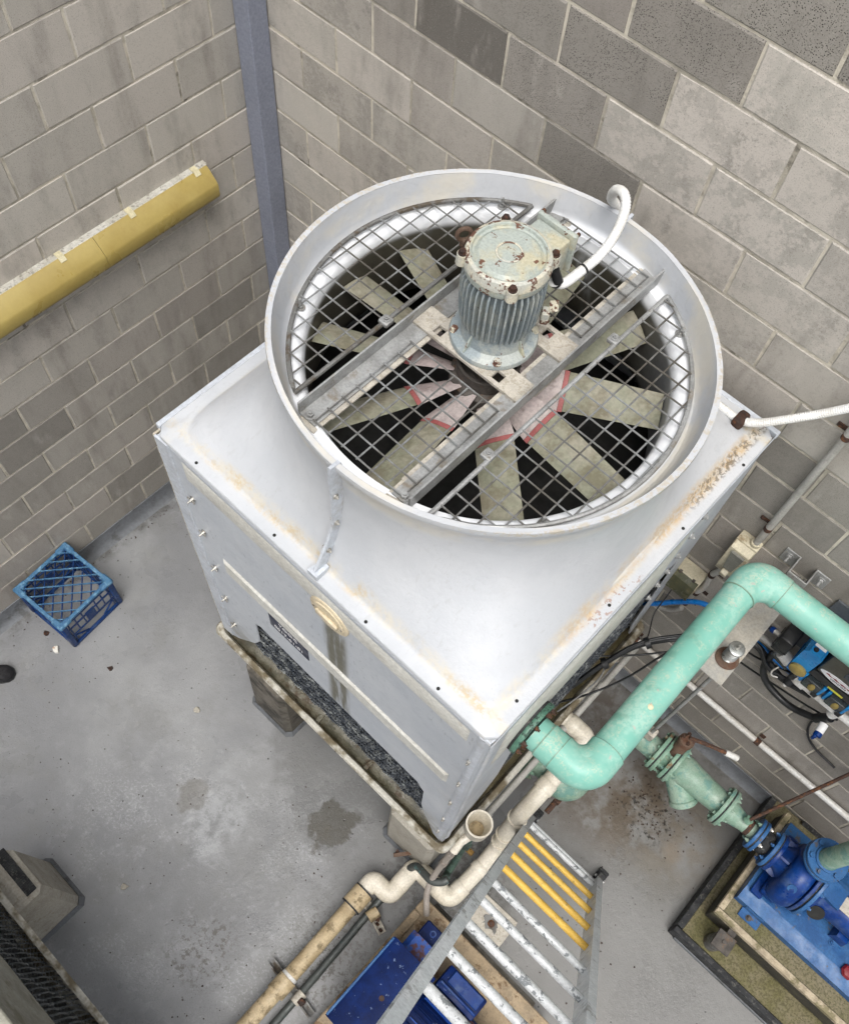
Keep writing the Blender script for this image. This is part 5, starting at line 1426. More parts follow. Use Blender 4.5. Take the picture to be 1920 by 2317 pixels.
# ------------------------------------------------------------------ white drain pipe from the basin to the trap
dr = thing('drain_pipe', 'white plastic drain pipe running from the tower basin down behind the ladder into a trap', 'pipe', (2.73, -0.69, 0.1))
main = [(2.728, -0.69, 0.735), (2.862, -0.69, 0.735), (2.862, -1.045, 0.700), (2.858, -1.135, 0.560), (2.862, -1.205, 0.360), (2.878, -1.27, 0.200), (2.880, -1.36, 0.130), (2.868, -1.612, 0.115),
        (2.632, -1.612, 0.115), (2.636, -1.806, 0.115), (2.520, -1.806, 0.115), (2.529, -1.93, 0.113)]
m = MB(); m.tube(bend(main, 0.062, 10), 0.0435, 24); m.build('pipe', 'pvc', dr, smooth=60)
def sock(a, b, r=0.0485, mat='pvc', name='socket'):
    m = MB()
    a, b = Vector(a), Vector(b)
    d = (b - a).normalized()
    L_ = (b - a).length
    m.lathe([(0.0435, 0.0), (r - 0.001, 0.0), (r, 0.0015), (r, L_ - 0.0015), (r - 0.001, L_), (0.0435, L_)], a, d, 28, False, False)
    m.build(name, mat, dr)
P_ = [Vector(p) for p in main]
def on(i, j, f):
    return P_[i].lerp(P_[j], f)
sock(on(0, 1, 0.12), on(0, 1, 0.50)); sock(on(1, 2, 0.18), on(1, 2, 0.30))
sock(on(2, 3, -0.05) if False else on(1, 2, 0.80), on(1, 2, 0.95)); sock(on(3, 4, 0.30), on(3, 4, 0.36), 0.0515); sock(on(4, 5, 0.20), on(4, 5, 0.27), 0.0515); sock(on(4, 5, 0.62), on(4, 5, 0.69), 0.0515)
sock(on(6, 7, 0.08), on(6, 7, 0.22)); sock(on(6, 7, 0.62), on(6, 7, 0.80)); sock(on(7, 8, 0.22), on(7, 8, 0.42)); sock(on(7, 8, 0.52), on(7, 8, 0.76)); sock(on(8, 9, 0.30), on(8, 9, 0.68))
for pt in ((7, 1), (9, 1)):
    pass
def elb(i, r=0.0475):
    a = P_[i].lerp(P_[i - 1], min(0.5, 0.075 / (P_[i] - P_[i - 1]).length)); b = P_[i].lerp(P_[i + 1], min(0.5, 0.075 / (P_[i + 1] - P_[i]).length))
    m = MB(); m.tube(bend([a, P_[i], b], 0.062, 10), r, 24); m.build('elbow', 'pvc', dr, smooth=60)
for i in (1, 7, 8, 9, 10):
    elb(i)
# old tan pipe carrying on along the floor
op = thing('waste_pipe', 'stained tan waste pipe running along the floor to the bottom edge', 'pipe', (2.53, -2.0, 0.06))
m = MB(); m.tube([(2.529, -1.93, 0.113), (2.536, -2.3, 0.110), (2.548, -3.6, 0.105)], 0.0400, 22); m.build('pipe', 'pvc_old', op, smooth=60)
m = MB(); m.lathe([(0.041, 0), (0.054, 0), (0.055, 0.004), (0.055, 0.093), (0.054, 0.097), (0.041, 0.097)], (2.527, -1.878, 0.113), (0.01, -1, 0), 28, False, False); m.build('coupling', 'pvc_old', op)
for y in (-1.876, -1.976):
    m = MB(); m.lathe([(0.041, -0.004), (0.0565, -0.004), (0.0565, 0.004), (0.041, 0.004)], (2.528, y, 0.113), (0, -1, 0), 28, False, False); m.build('seal_ring', 'rubber', op)
m = MB(); m.lathe([(0.041, 0), (0.049, 0), (0.0495, 0.003), (0.0495, 0.087), (0.049, 0.09), (0.041, 0.09)], (2.539, -2.41, 0.110), (0.01, -1, 0), 28, False, False); m.build('coupling', 'pvc_old', op)
m = MB(); m.lathe([(0.0405, 0), (0.0435, 0), (0.0435, 0.016), (0.0405, 0.016)], (2.538, -2.392, 0.110), (0.01, -1, 0), 28, False, False); m.build('collar', 'pvc_white', op)
# copper line beside it
cl = run('copper_line', 'thin dark copper line lying beside the tan waste pipe', 'pipe', [(2.80, -1.575, 0.33), (2.785, -1.605, 0.32), (2.745, -1.632, 0.31), (2.69, -1.628, 0.27), (2.640, -1.622, 0.20), (2.618, -1.66, 0.13), (2.612, -1.74, 0.085), (2.612, -1.90, 0.06), (2.622, -2.2, 0.055), (2.630, -2.55, 0.055), (2.64, -3.6, 0.055)], 0.0195, 'copper_old', 14)
def strut(name, label, a, b, z0, w=0.041, h=0.03, mat='galv_dark'):
    t_ = thing(name, label, 'bracket', (a[0], a[1], z0))
    a, b = Vector((a[0], a[1], z0)), Vector((b[0], b[1], z0))
    d = (b - a).normalized(); n_ = Vector((-d.y, d.x, 0))
    prof = [(-w / 2, 0), (w / 2, 0), (w / 2, h), (w / 2 - 0.008, h), (w / 2 - 0.008, h - 0.006), (w / 2 - 0.003, h - 0.006), (w / 2 - 0.003, 0.003), (-w / 2 + 0.003, 0.003), (-w / 2 + 0.003, h - 0.006), (-w / 2 + 0.008, h - 0.006), (-w / 2 + 0.008, h), (-w / 2, h)]
    m = MB(); m.grid([[p + n_ * u + Vector((0, 0, v)) for u, v in prof] for p in (a, b)], True, True, True)
    m.build('channel', mat, t_, smooth=20)
    return t_, a, b, d
s1, a, b, d = strut('strut_channel', 'dark slotted strut channel under the tan waste pipe', (2.418, -2.418), (2.735, -2.445), 0.012)
m = MB(); m.cyl(a.lerp(b, 0.68) + Vector((0, -0.03, 0.045)), a.lerp(b, 0.68) + Vector((0, 0.03, 0.045)), 0.026, n=16, cap=False); m.build('pipe_clip', 'galv_dusty', s1)
m = MB(); m.box(a.lerp(b, 0.76) - Vector((0.016, 0.016, -0.03)), a.lerp(b, 0.76) + Vector((0.016, 0.016, 0.075)), 0.004); m.build('clip_nut', 'rust_dark', s1)
s2, a, b, d = strut('strut_channel', 'rusty slotted strut channel beside the trap of the drain pipe', (2.555, -1.900), (2.728, -1.950), 0.012, mat='galv_dusty')
m = MB(); m.cyl(a.lerp(b, 0.45) + Vector((0.006, 0.028, 0.055)), a.lerp(b, 0.45) + Vector((-0.006, -0.028, 0.055)), 0.030, n=18); m.build('pipe_clip', 'pvc_old', s2)
for f_ in (0.72, 0.9):
    m = MB(); m.box(a.lerp(b, f_) + Vector((-0.010, -0.007, 0.004)), a.lerp(b, f_) + Vector((0.010, 0.007, 0.010)), 0.002); m.build('rust_patch', 'rust_dark', s2)
m = MB(); m.box((2.640, -1.935, 0.043), (2.675, -1.905, 0.075), 0.004, rot=Euler((0.2, 0.1, 0.4))); m.build('clip_nut', 'rust', s2)
m = MB(); m.box((2.500, -1.632, 0.14), (2.590, -1.612, 0.146), 0.001, rot=Euler((0.0, 0.0, 0.88)))
rs = tag(m.build('flat_strap', 'rust_plate'), 'short rusty flat strap sticking out beside the near plinth', 'strap')
m = MB(); m.box((2.51, -1.635, 0.0), (2.525, -1.620, 0.14)); m.build('post', 'rust_dark', rs)

# overflow cup (tundish) at the near corner of the basin
cu = thing('tundish', 'round cream plastic cup standing open at the near corner of the tower', 'cup', (2.757, -1.405, 0.72))
m = MB(); m.lathe([(0.030, 0.80), (0.034, 0.845), (0.050, 0.872), (0.058, 0.885), (0.059, 0.990), (0.0605, 0.993), (0.0605, 1.000), (0.052, 1.000), (0.0505, 0.995), (0.0495, 0.925), (0.036, 0.905), (0.034, 0.860), (0.0, 0.858)], (2.757, -1.405, 0), (0, 0, 1), 40, True, False); m.build('cup', 'pvc', cu, smooth=35)
m = MB(); m.lathe([(0.0, 0.870), (0.0335, 0.870)], (2.757, -1.405, 0), (0, 0, 1), 30, False, False); m.build('sediment', 'pvc_old', cu)
m = MB(); m.tube(bend([(2.757, -1.405, 0.82), (2.757, -1.405, 0.745), (2.738, -1.47, 0.735), (2.742, -1.52, 0.70)], 0.03, 6), 0.022, 16); m.build('stem', 'pvc', cu, smooth=60)
gr_ = run('overflow_pipe', 'slim grey pipe running along the basin edge on the tower right side', 'pipe', [(2.748, -1.38, 0.745), (2.750, -1.0, 0.735), (2.752, -0.4, 0.73), (2.752, -0.15, 0.73)], 0.0165, 'conduit_grey', 14, False)
for y in (-1.30, -0.75, -0.45):
    m = MB(); m.cyl((2.7495, y - 0.018, 0.742), (2.7495, y + 0.018, 0.742), 0.0195, n=14); m.build('socket', 'conduit_grey', gr_)
ho = run('bleed_hose', 'pinkish grey hose curving from the basin corner down to the blue motor pad', 'hose', [(2.742, -1.515, 0.70), (2.738, -1.545, 0.58), (2.738, -1.590, 0.40), (2.745, -1.635, 0.30), (2.768, -1.685, 0.26), (2.800, -1.718, 0.22), (2.830, -1.745, 0.165)], 0.0155, 'hose', 14, part='tube')
for p0, p1 in (((2.7405, -1.525, 0.66), (2.739, -1.535, 0.62)), ((2.7385, -1.555, 0.54), (2.738, -1.565, 0.50))):
    m = MB(); m.cyl(p0, p1, 0.0185, n=16); m.build('sleeve', 'hose', ho)
tp = thing('ball_valve', 'greenish corroded valve low beside the near plinth', 'valve', (2.775, -1.44, 0.12))
m = MB(); m.cyl((2.748, -1.405, 0.56), (2.752, -1.410, 0.44), 0.027, 0.024, n=14); m.build('body', 'verdigris', tp)
m = MB(); m.cyl((2.752, -1.410, 0.44), (2.754, -1.412, 0.425), 0.034, n=6); m.build('nut', 'verdigris', tp)
m = MB(); m.box((2.756, -1.432, 0.405), (2.812, -1.405, 0.424), 0.004); m.build('handle', 'brass', tp)
m = MB(); m.tube(smoothpath([(2.754, -1.412, 0.42), (2.756, -1.425, 0.32), (2.764, -1.46, 0.18), (2.775, -1.53, 0.12), (2.79, -1.575, 0.30)], 6), 0.019, 12); m.build('tail', 'verdigris', tp, smooth=60)

# ------------------------------------------------------------------ ladder
lad = thing('ladder', 'aluminium ladder with four yellow lower rungs leaning up from the floor', 'ladder', (3.142, -0.985, 0))
LU = Vector((0.008, -0.3685, 0.9296))
LO = Vector((2.933, -1.174, 0.446))
LW = 0.420
def lp(i, side, dz=0.0, dn=0.0):
    p = LO + LU * (0.32 * i) + Vector((LW * side, 0, 0.0))
    nrm = Vector((0, 0.9296, 0.3685))
    return p + nrm * dn
for side in (0, 1):
    m = MB()
    o_ = -1 if side == 0 else 1
    prof = [(0.0, -0.036), (0.034 * o_, -0.036), (0.034 * o_, -0.031), (0.006 * o_, -0.028), (0.006 * o_, 0.028), (0.034 * o_, 0.031), (0.034 * o_, 0.036), (0.0, 0.036)]
    m.grid([[lp(i, side, 0, v) + Vector((u, 0, 0)) for u, v in prof] for i in (-1.42, 0, 4, 9, 11.5)], True, True, True)
    st = m.build('stile', 'alu', lad, smooth=20)
    for i in range(-1, 11):
        m = MB(); m.cyl(lp(i, side) + Vector((0.0065 * o_, 0, 0)), lp(i, side) + Vector((0.0115 * o_, 0, 0)), 0.017, n=14); m.build('rung_end', 'alu', st)
for i in range(-1, 12):
    m = MB(); m.cyl(lp(i, 0), lp(i, 1), 0.0145, n=16)
    m.build('rung', 'yellow_rung' if 0 <= i <= 3 else 'alu_rung', lad, label='worn yellow painted rung' if 0 <= i <= 3 else None)
m = MB(); m.tube([lp(-1.33, 0), lp(-1.33, 1)], 0.011, 10); m.build('foot_brace', 'alu', lad)
for side in (0, 1):
    x = LO.x + LW * side + (0.014 if side else -0.014)
    m = MB(); m.box((x - 0.028, -1.035, 0.004), (x + 0.028, -0.925, 0.026), 0.006, seg=2)
    for k in range(7):
        m.box((x - 0.0285, -1.030 + k * 0.015, 0.0255), (x + 0.0285, -1.023 + k * 0.015, 0.030), 0.001)
    m.box((x - 0.022, -1.005, 0.02), (x + 0.022, -0.955, 0.075), 0.006)
    ft = m.build('rubber_foot', 'rubber', lad)
    m = MB(); m.cyl((x - 0.03, -0.985, 0.05), (x + 0.03, -0.985, 0.05), 0.008, n=8); m.build('foot_pin', 'galv', ft)

# ------------------------------------------------------------------ pump set on its mossy base by the right wall
pd = thing('concrete_slab', 'low mossy concrete slab edged with black rubber strips by the right wall', 'base', (4.4, -0.48, 0))
m = MB(); m.box((3.822, -0.898, 0.0), (5.2, -0.008, 0.098), 0.004); m.build('slab', 'concrete_moss', pd)
m = MB(); m.box((3.786, -0.893, 0.0), (3.8215, -0.012, 0.106), 0.004); m.build('rubber_strip', 'rubber', pd)
m = MB(); m.box((3.786, -0.932, 0.0), (5.2, -0.8985, 0.106), 0.004); m.build('rubber_strip', 'rubber', pd)
m = MB(); m.box((3.825, -0.94, 0.0), (5.2, -0.9325, 0.03), 0.002); m.build('cove', 'skirting', pd)
ib = thing('inertia_block', 'raised concrete inertia block with moss stains carrying the blue pump', 'base', (4.4, -0.42, 0.10))
m = MB(); m.box((3.856, -0.768, 0.125), (5.2, -0.11, 0.300), 0.008, seg=2); m.build('block', 'block_side', ib)
m = MB(); m.box((3.8855, -0.7375, 0.2995), (5.2, -0.115, 0.3020)); m.build('moss_top', 'concrete_moss', ib)
m = MB(); m.box((3.853, -0.771, 0.268), (5.2, -0.738, 0.3035), 0.004); m.box((3.853, -0.7375, 0.268), (3.885, -0.11, 0.3035), 0.004); m.build('cast_edge', 'concrete_edge', ib)
m = MB(); m.box((3.98, -0.109, 0.1), (4.25, -0.012, 0.135), 0.003); m.build('rubber_pad', 'rubber', ib)
sm_ = thing('spring_mount', 'dark square spring mount plate beside the inertia block', 'mount', (3.97, -0.848, 0.1))
m = MB(); m.box((3.922, -0.895, 0.268), (4.018, -0.802, 0.284), 0.003, rot=Euler((0, 0, 0.05))); m.build('plate', 'cast_dark', sm_)
m = MB(); m.cyl((3.965, -0.842, 0.098), (3.965, -0.842, 0.268), 0.042, n=20); m.build('housing', 'galv_dark', sm_)
m = MB(); m.cyl((3.97, -0.848, 0.284), (3.97, -0.848, 0.292), 0.010, n=6); m.build('bolt', 'cast_dark', sm_)
m = MB(); m.box((3.96, -0.80, 0.255), (4.0, -0.769, 0.267)); m.build('arm', 'cast_dark', sm_)

pu = thing('water_pump', 'cobalt blue centrifugal pump with upright discharge flange by the right wall', 'pump', (4.0, -0.42, 0.30))
PY, PZ2 = -0.412, 0.52
m = MB(); m.prism([(-0.655, 0.3045), (-0.655, 0.362), (-0.600, 0.372), (-0.585, 0.380), (-0.240, 0.380), (-0.225, 0.372), (-0.17, 0.362), (-0.17, 0.3045)], 3.885, 5.2, 'x'); bf = m.build('bedplate', 'blue_faded', pu, smooth=20)
m = MB(); m.box((3.940, -0.705, 0.3042), (4.05, -0.657, 0.314), 0.002); m.box((3.945, -0.660, 0.315), (4.048, -0.656, 0.352), 0.001); fb = m.build('foot', 'blue_faded', bf)
m = MB(); m.bolt((3.99, -0.684, 0.314), (0, 0, 1), 0.010); m.build('bolt', 'cast_dark', fb)
def disc(name, x, r, th, mat='blue_pump', y=PY, z=PZ2, parent=pu, nb=0, bm_='blue_pump', rb=0.8):
    m = MB(); flange_disc(m, (x, y, z), (1, 0, 0), r, th); o = m.build(name, mat, parent)
    if nb:
        ring_bolts(o, (x, y, z), (-1, 0, 0), r * rb, nb, 0.4, bm_, 0.0095)
    return o
disc('flange', 3.742, 0.086, 0.016, 'blue_faded', y=-0.405, nb=4, bm_='green_old'); disc('gasket', 3.758, 0.082, 0.008, 'rubber', y=-0.405); jf = disc('flange', 3.766, 0.086, 0.016, 'blue_faded', y=-0.405)
ring_bolts(jf, (3.782, -0.405, PZ2), (1, 0, 0), 0.07, 4, 0.8, 'stainless', 0.011)
m = MB(); m.lathe([(0.05, 3.782), (0.062, 3.795), (0.066, 3.812), (0.062, 3.828), (0.05, 3.840)], (0, -0.408, PZ2), (1, 0, 0), 28); m.build('rubber_joint', 'rubber', pu, smooth=60)
disc('flange', 3.838, 0.102, 0.018, 'blue_faded', nb=6, bm_='blue_faded'); disc('gasket', 3.856, 0.098, 0.007, 'rubber'); disc('flange', 3.863, 0.102, 0.020, 'blue_pump')
m = MB(); m.lathe([(0.066, 3.883), (0.070, 3.905), (0.088, 3.935), (0.10, 3.95)], (0, PY, PZ2), (1, 0, 0), 32); m.build('suction_nozzle', 'blue_pump', pu, smooth=60)
for a in (20, 110, 200, 290):
    c_, s_ = math.cos(R(a)), math.sin(R(a))
    m = MB(); m.grid([[(x, PY + r * c_ - 0.006 * k * s_, PZ2 + r * s_ + 0.006 * k * c_) for x, r in ((3.884, 0.06), (3.884, 0.094), (3.93, 0.10), (3.945, 0.085))] for k in (-1, 1)], True, True, True); m.build('web', 'blue_pump', pu, smooth=20)
# volute: a spiral casing growing towards the discharge
m = MB()
rings = []
nv = 40
for i in range(nv):
    a = 2 * PI * i / nv
    g_ = 0.045 * ((a / (2 * PI)))
    ro = 0.150 + g_
    prof = [(3.940, 0.085), (3.936, 0.11), (3.945, ro * 0.86), (3.970, ro * 0.97), (4.0, ro), (4.030, ro * 0.97), (4.052, ro * 0.88), (4.058, 0.10)]
    rings.append([(x, PY - 0.01 + r * math.cos(a - 0.6), PZ2 + r * math.sin(a - 0.6)) for x, r in prof])
rings.append(rings[0])
m.grid(rings, False)
m.build('volute', 'blue_pump', pu, smooth=60)
m = MB(); m.cyl((3.995, PY - 0.115, PZ2 + 0.110), (3.995, PY - 0.128, PZ2 + 0.122), 0.022, n=20); m.build('plug', 'blue_faded', pu)
disc('casing_ring', 4.058, 0.168, 0.016, 'blue_pump', nb=0); disc('casing_gap', 4.074, 0.155, 0.010, 'rubber'); cr = disc('casing_ring', 4.084, 0.166, 0.018, 'blue_faded')
ring_bolts(cr, (4.102, PY, PZ2), (1, 0, 0), 0.150, 10, 0.1, 'blue_faded', 0.010)
m = MB(); m.lathe([(0.14, 4.102), (0.11, 4.13), (0.085, 4.19), (0.078, 4.24), (0.078, 4.50), (0.09, 4.52), (0.09, 4.56), (0.0, 4.56)], (0, PY, PZ2), (1, 0, 0), 32, True, False); bh = m.build('bearing_housing', 'blue_pump', pu, smooth=50)
m = MB(); m.prism([(4.105, 0.60), (4.21, 0.608), (4.21, 0.62), (4.105, 0.65)], PY - 0.05, PY + 0.05, 'y'); m.build('lantern_top', 'blue_faded', bh, smooth=20)
m = MB(); m.lathe([(0.0, 0.0), (0.040, 0.0), (0.040, 0.004), (0.0, 0.004)], (4.155, PY - 0.105, 0.555), (0.2, -0.8, 0.6), 24, False, False); m.build('lantern_window', 'inside', bh)
m = MB(); m.box((4.205, -0.445, 0.6005), (4.275, -0.372, 0.604), 0.001, rot=Euler((0, 0.05, 0.0))); m.build('rating_plate', 'galv_dusty', bh)
m = MB(); m.prism([(4.30, 0.381), (4.375, 0.381), (4.365, 0.46), (4.31, 0.46)], -0.50, -0.33, 'y'); fo = m.build('support_foot', 'blue_pump', pu, smooth=20)
m = MB(); m.bolt((4.335, -0.515, 0.381), (0, 0, 1), 0.012); m.build('bolt', 'blue_faded', fo)
m = MB(); m.box((3.905, -0.60, 0.381), (3.965, -0.24, 0.405), 0.004); m.box((3.935, -0.58, 0.40), (4.02, -0.26, 0.45), 0.01); m.build('casing_foot', 'blue_pump', pu)
m = MB(); m.lathe([(0.0, 0.0), (0.032, 0.0), (0.036, 0.012), (0.028, 0.024), (0.010, 0.028), (0.0, 0.028)], (4.455, -0.575, 0.381), (0.1, 0, 1), 7, False, False); m.build('red_tag', 'red_print', pu, smooth=20)  # stands for a small red tag on the bedplate
# discharge branch and its riser
m = MB(); m.lathe([(0.075, 0.62), (0.062, 0.66), (0.058, 0.70), (0.058, 0.735)], (4.015, -0.372, 0), (0, 0, 1), 28); m.build('discharge_neck', 'blue_pump', pu, smooth=60)
m = MB(); flange_disc(m, (4.015, -0.368, 0.735), (0, 0, 1), 0.098, 0.020); d1 = m.build('flange', 'blue_faded', pu)
m = MB(); flange_disc(m, (4.015, -0.366, 0.755), (0, 0, 1), 0.094, 0.006); m.build('gasket', 'brass', pu)
m = MB(); flange_disc(m, (4.015, -0.366, 0.761), (0, 0, 1), 0.096, 0.020); d2 = m.build('flange', 'blue_faded', pu)
for k in range(6):
    a = 0.5 + k * PI / 3
    m = MB(); m.cyl((4.015 + 0.076 * math.cos(a), -0.366 + 0.076 * math.sin(a), 0.781), (4.015 + 0.076 * math.cos(a), -0.366 + 0.076 * math.sin(a), 0.793), 0.013, n=6); m.build('bolt', 'blue_faded', d2)
rp_ = thing('riser_pipe', 'dull green riser pipe standing on the blue pump discharge flange', 'pipe', (4.015, -0.366, 0.781))
m = MB(); m.lathe([(0.052, 0.7812), (0.047, 0.80), (0.047, 1.9)], (4.015, -0.366, 0), (0, 0, 1), 28); m.build('pipe', 'green_old', rp_)
m = MB(); m.lathe([(0.060, 0.7815), (0.060, 0.792), (0.050, 0.793)], (4.015, -0.366, 0), (0, 0, 1), 28, False, False); m.build('weld_collar', 'blue_faded', rp_)

# ------------------------------------------------------------------ second pump set at the bottom of the picture, under the ladder
pb = thing('motor_pad', 'rough tan concrete pad under the dark blue motor at the ladder', 'base', (3.2, -2.1, 0))
m = MB(); m.box((2.772, -2.70, 0.0), (3.585, -1.692, 0.148), 0.012, seg=2); m.build('slab', 'concrete_pad', pb)
m = MB(); m.box((2.768, -1.765, 0.142), (3.590, -1.690, 0.156), 0.006); m.box((2.768, -2.70, 0.142), (2.815, -1.7655, 0.156), 0.006); m.build('raised_edge', 'concrete_pad', pb)
m = MB(); m.box((2.83, -1.688, 0.0), (3.5, -1.655, 0.02), 0.004); m.build('cove', 'plinth_damp', pb)
ap = thing('anchor_plate', 'grey steel floor plate with a rusty bolt seen through the ladder rungs', 'plate', (3.09, -1.53, 0))
m = MB(); m.box((2.985, -1.595, 0.003), (3.20, -1.440, 0.014), 0.003, rot=Euler((0, 0, 0.03))); m.build('plate', 'galv_dusty', ap)
m = MB()
rb_ = random.Random(4)
m.prism([(3.10 + rb_.uniform(0.025, 0.062) * math.cos(2 * PI * i / 18), -1.535 + rb_.uniform(0.02, 0.05) * math.sin(2 * PI * i / 18)) for i in range(18)], 0.0144, 0.0152, 'z')
m.build('rust_bloom', 'galv_dark', ap, smooth=0)
m = MB(); m.cyl((3.10, -1.535, 0.0156), (3.10, -1.535, 0.019), 0.019, n=18); m.cyl((3.10, -1.535, 0.019), (3.10, -1.535, 0.032), 0.011, n=6); m.build('bolt', 'rust', ap)
pm_ = thing('pump_motor', 'dark blue motor with sheet-metal coupling guard below the ladder', 'motor', (3.0, -2.15, 0.15))
gd_ = [(2.788, 0.16), (2.788, 0.475), (2.796, 0.488), (2.812, 0.495), (3.030, 0.495), (3.045, 0.488), (3.05, 0.47), (3.05, 0.16)]
m = MB(); m.prism(gd_, -2.385, -1.945, 'y'); gdo = m.build('coupling_guard', 'blue_deep', pm_, smooth=25)
m = MB(); m.cyl((2.925, -2.168, 0.4952), (2.925, -2.168, 0.4962), 0.0125, n=20); m.build('hole', 'rust_dark', gdo)
m = MB(); m.box((2.786, -2.38, 0.4802), (2.800, -1.95, 0.490), 0.003); m.build('fold', 'blue_faded', gdo)
m = MB(); m.prism([(2.835, 0.155), (2.835, 0.35), (2.86, 0.372), (2.96, 0.372), (3.02, 0.33), (3.02, 0.155)], -1.944, -1.853, 'y'); m.build('end_shield', 'blue_rusty', pm_, smooth=25)
m = MB(); m.box((2.855, -1.852, 0.155), (2.99, -1.765, 0.285), 0.006); ft_ = m.build('foot', 'blue_deep', pm_)
m = MB(); m.lathe([(0.010, 0), (0.016, 0), (0.016, 0.002), (0.010, 0.002)], (2.915, -1.80, 0.2852), (0, 0, 1), 18, False, False); m.build('stud_ring', 'blue_pump', ft_)
m = MB(); m.lathe([(0.0, 3.052), (0.16, 3.052), (0.165, 3.07), (0.165, 3.50), (0.15, 3.53), (0.0, 3.53)], (0, -2.12, 0.325), (1, 0, 0), 36, False, False); m.build('frame', 'blue_deep', pm_, smooth=40)
for k in range(26):
    a = PI * (-0.12 + 1.24 * k / 25)
    c_, s_ = math.cos(a), math.sin(a)
    m = MB(); m.grid([[(x, -2.12 + r * c_ - 0.0025 * w_ * s_, 0.325 + r * s_ + 0.0025 * w_ * c_) for x, r in ((3.065, 0.155), (3.065, 0.176), (3.08, 0.182), (3.48, 0.182), (3.495, 0.176), (3.495, 0.155))] for w_ in (-1, 1)], True, True, True)
    m.build('fin', 'blue_rusty' if k % 4 == 1 else 'blue_deep', pm_, smooth=20)
m = MB(); m.box((3.062, -1.960, 0.335), (3.285, -1.845, 0.435), 0.010, seg=2); tbx = m.build('terminal_box', 'blue_deep', pm_)
m = MB(); m.box((3.070, -1.938, 0.4355), (3.278, -1.924, 0.452), 0.004); m.build('ridge', 'blue_pump', tbx)
m = MB(); m.box((3.095, -1.915, 0.4355), (3.27, -1.851, 0.446), 0.004); m.build('lid', 'blue_pump', tbx)
m = MB(); m.box((3.06, -2.02, 0.46), (3.26, -1.965, 0.475), 0.004, rot=Euler((-0.5, 0, 0))); m.build('lid', 'blue_deep', tbx)
m = MB(); m.box((3.08, -2.26, 0.157), (3.48, -1.98, 0.19), 0.004); m.build('motor_foot', 'blue_rusty', pm_)

# ------------------------------------------------------------------ milk crate, standing upside down
cr_ = thing('milk_crate', 'blue plastic milk crate with lattice base upwards at the foot of the left wall', 'crate', (0.212, -1.923, 0))
ROT = Matrix.Translation((0.212, -1.923, 0)) @ Matrix.Rotation(R(5.6), 4, 'Z')
HW, HH = 0.174, 0.308
def cb_(lo, hi, name, mat, bev=0.003, rz=None, parent=cr_):
    m = MB(); m.box(lo, hi, bev, rot=rz)
    for v in m.bm.verts:
        v.co = ROT @ v.co
    return m.build(name, mat, parent)
for s_ in (-1, 1):
    cb_((-HW, s_ * HW - 0.011, HH - 0.022), (HW, s_ * HW + 0.011, HH), 'rim', 'crate_rim', 0.004)
    cb_((s_ * HW - 0.011, -HW + 0.012, HH - 0.022), (s_ * HW + 0.011, HW - 0.012, HH - 0.0005), 'rim', 'crate_rim', 0.004)
    cb_((-HW, s_ * HW - 0.009, 0.001), (HW, s_ * HW + 0.009, 0.022), 'foot_rail', 'crate', 0.003)
    cb_((s_ * HW - 0.009, -HW + 0.01, 0.0015), (s_ * HW + 0.009, HW - 0.01, 0.0215), 'foot_rail', 'crate', 0.003)
    for s2_ in (-1, 1):
        cb_((s_ * (HW - 0.005) - 0.018, s2_ * (HW - 0.005) - 0.018, 0.003), (s_ * (HW - 0.005) + 0.018, s2_ * (HW - 0.005) + 0.018, HH - 0.005), 'corner_post', 'crate', 0.008)
        cb_((s_ * (HW - 0.020) - 0.040, s2_ * HW - 0.019, HH - 0.026), (s_ * (HW - 0.020) + 0.040, s2_ * HW + 0.019, HH + 0.003), 'corner_pad', 'crate_rim', 0.008)
        cb_((s_ * HW - 0.019, s2_ * (HW - 0.030) - 0.034, HH - 0.025), (s_ * HW + 0.019, s2_ * (HW - 0.030) + 0.034, HH + 0.0025), 'corner_pad', 'crate_rim', 0.008)
# diagonal lattice of the base
for k in range(-4, 5):
    u = k * 0.0505
    L_ = (HW * math.sqrt(2) - abs(u)) - 0.004
    if L_ > 0.02:
        for sg in (1, -1):
            m = MB(); m.box((-L_, u - 0.0028, HH - 0.020 + 0.001 * sg), (L_, u + 0.0028, HH - 0.006 + 0.001 * sg), 0.001)
            for v in m.bm.verts:
                v.co = ROT @ (Matrix.Rotation(sg * PI / 4, 4, 'Z') @ v.co)
            m.build('lattice_bar', 'crate_rim' if sg > 0 else 'crate', cr_)
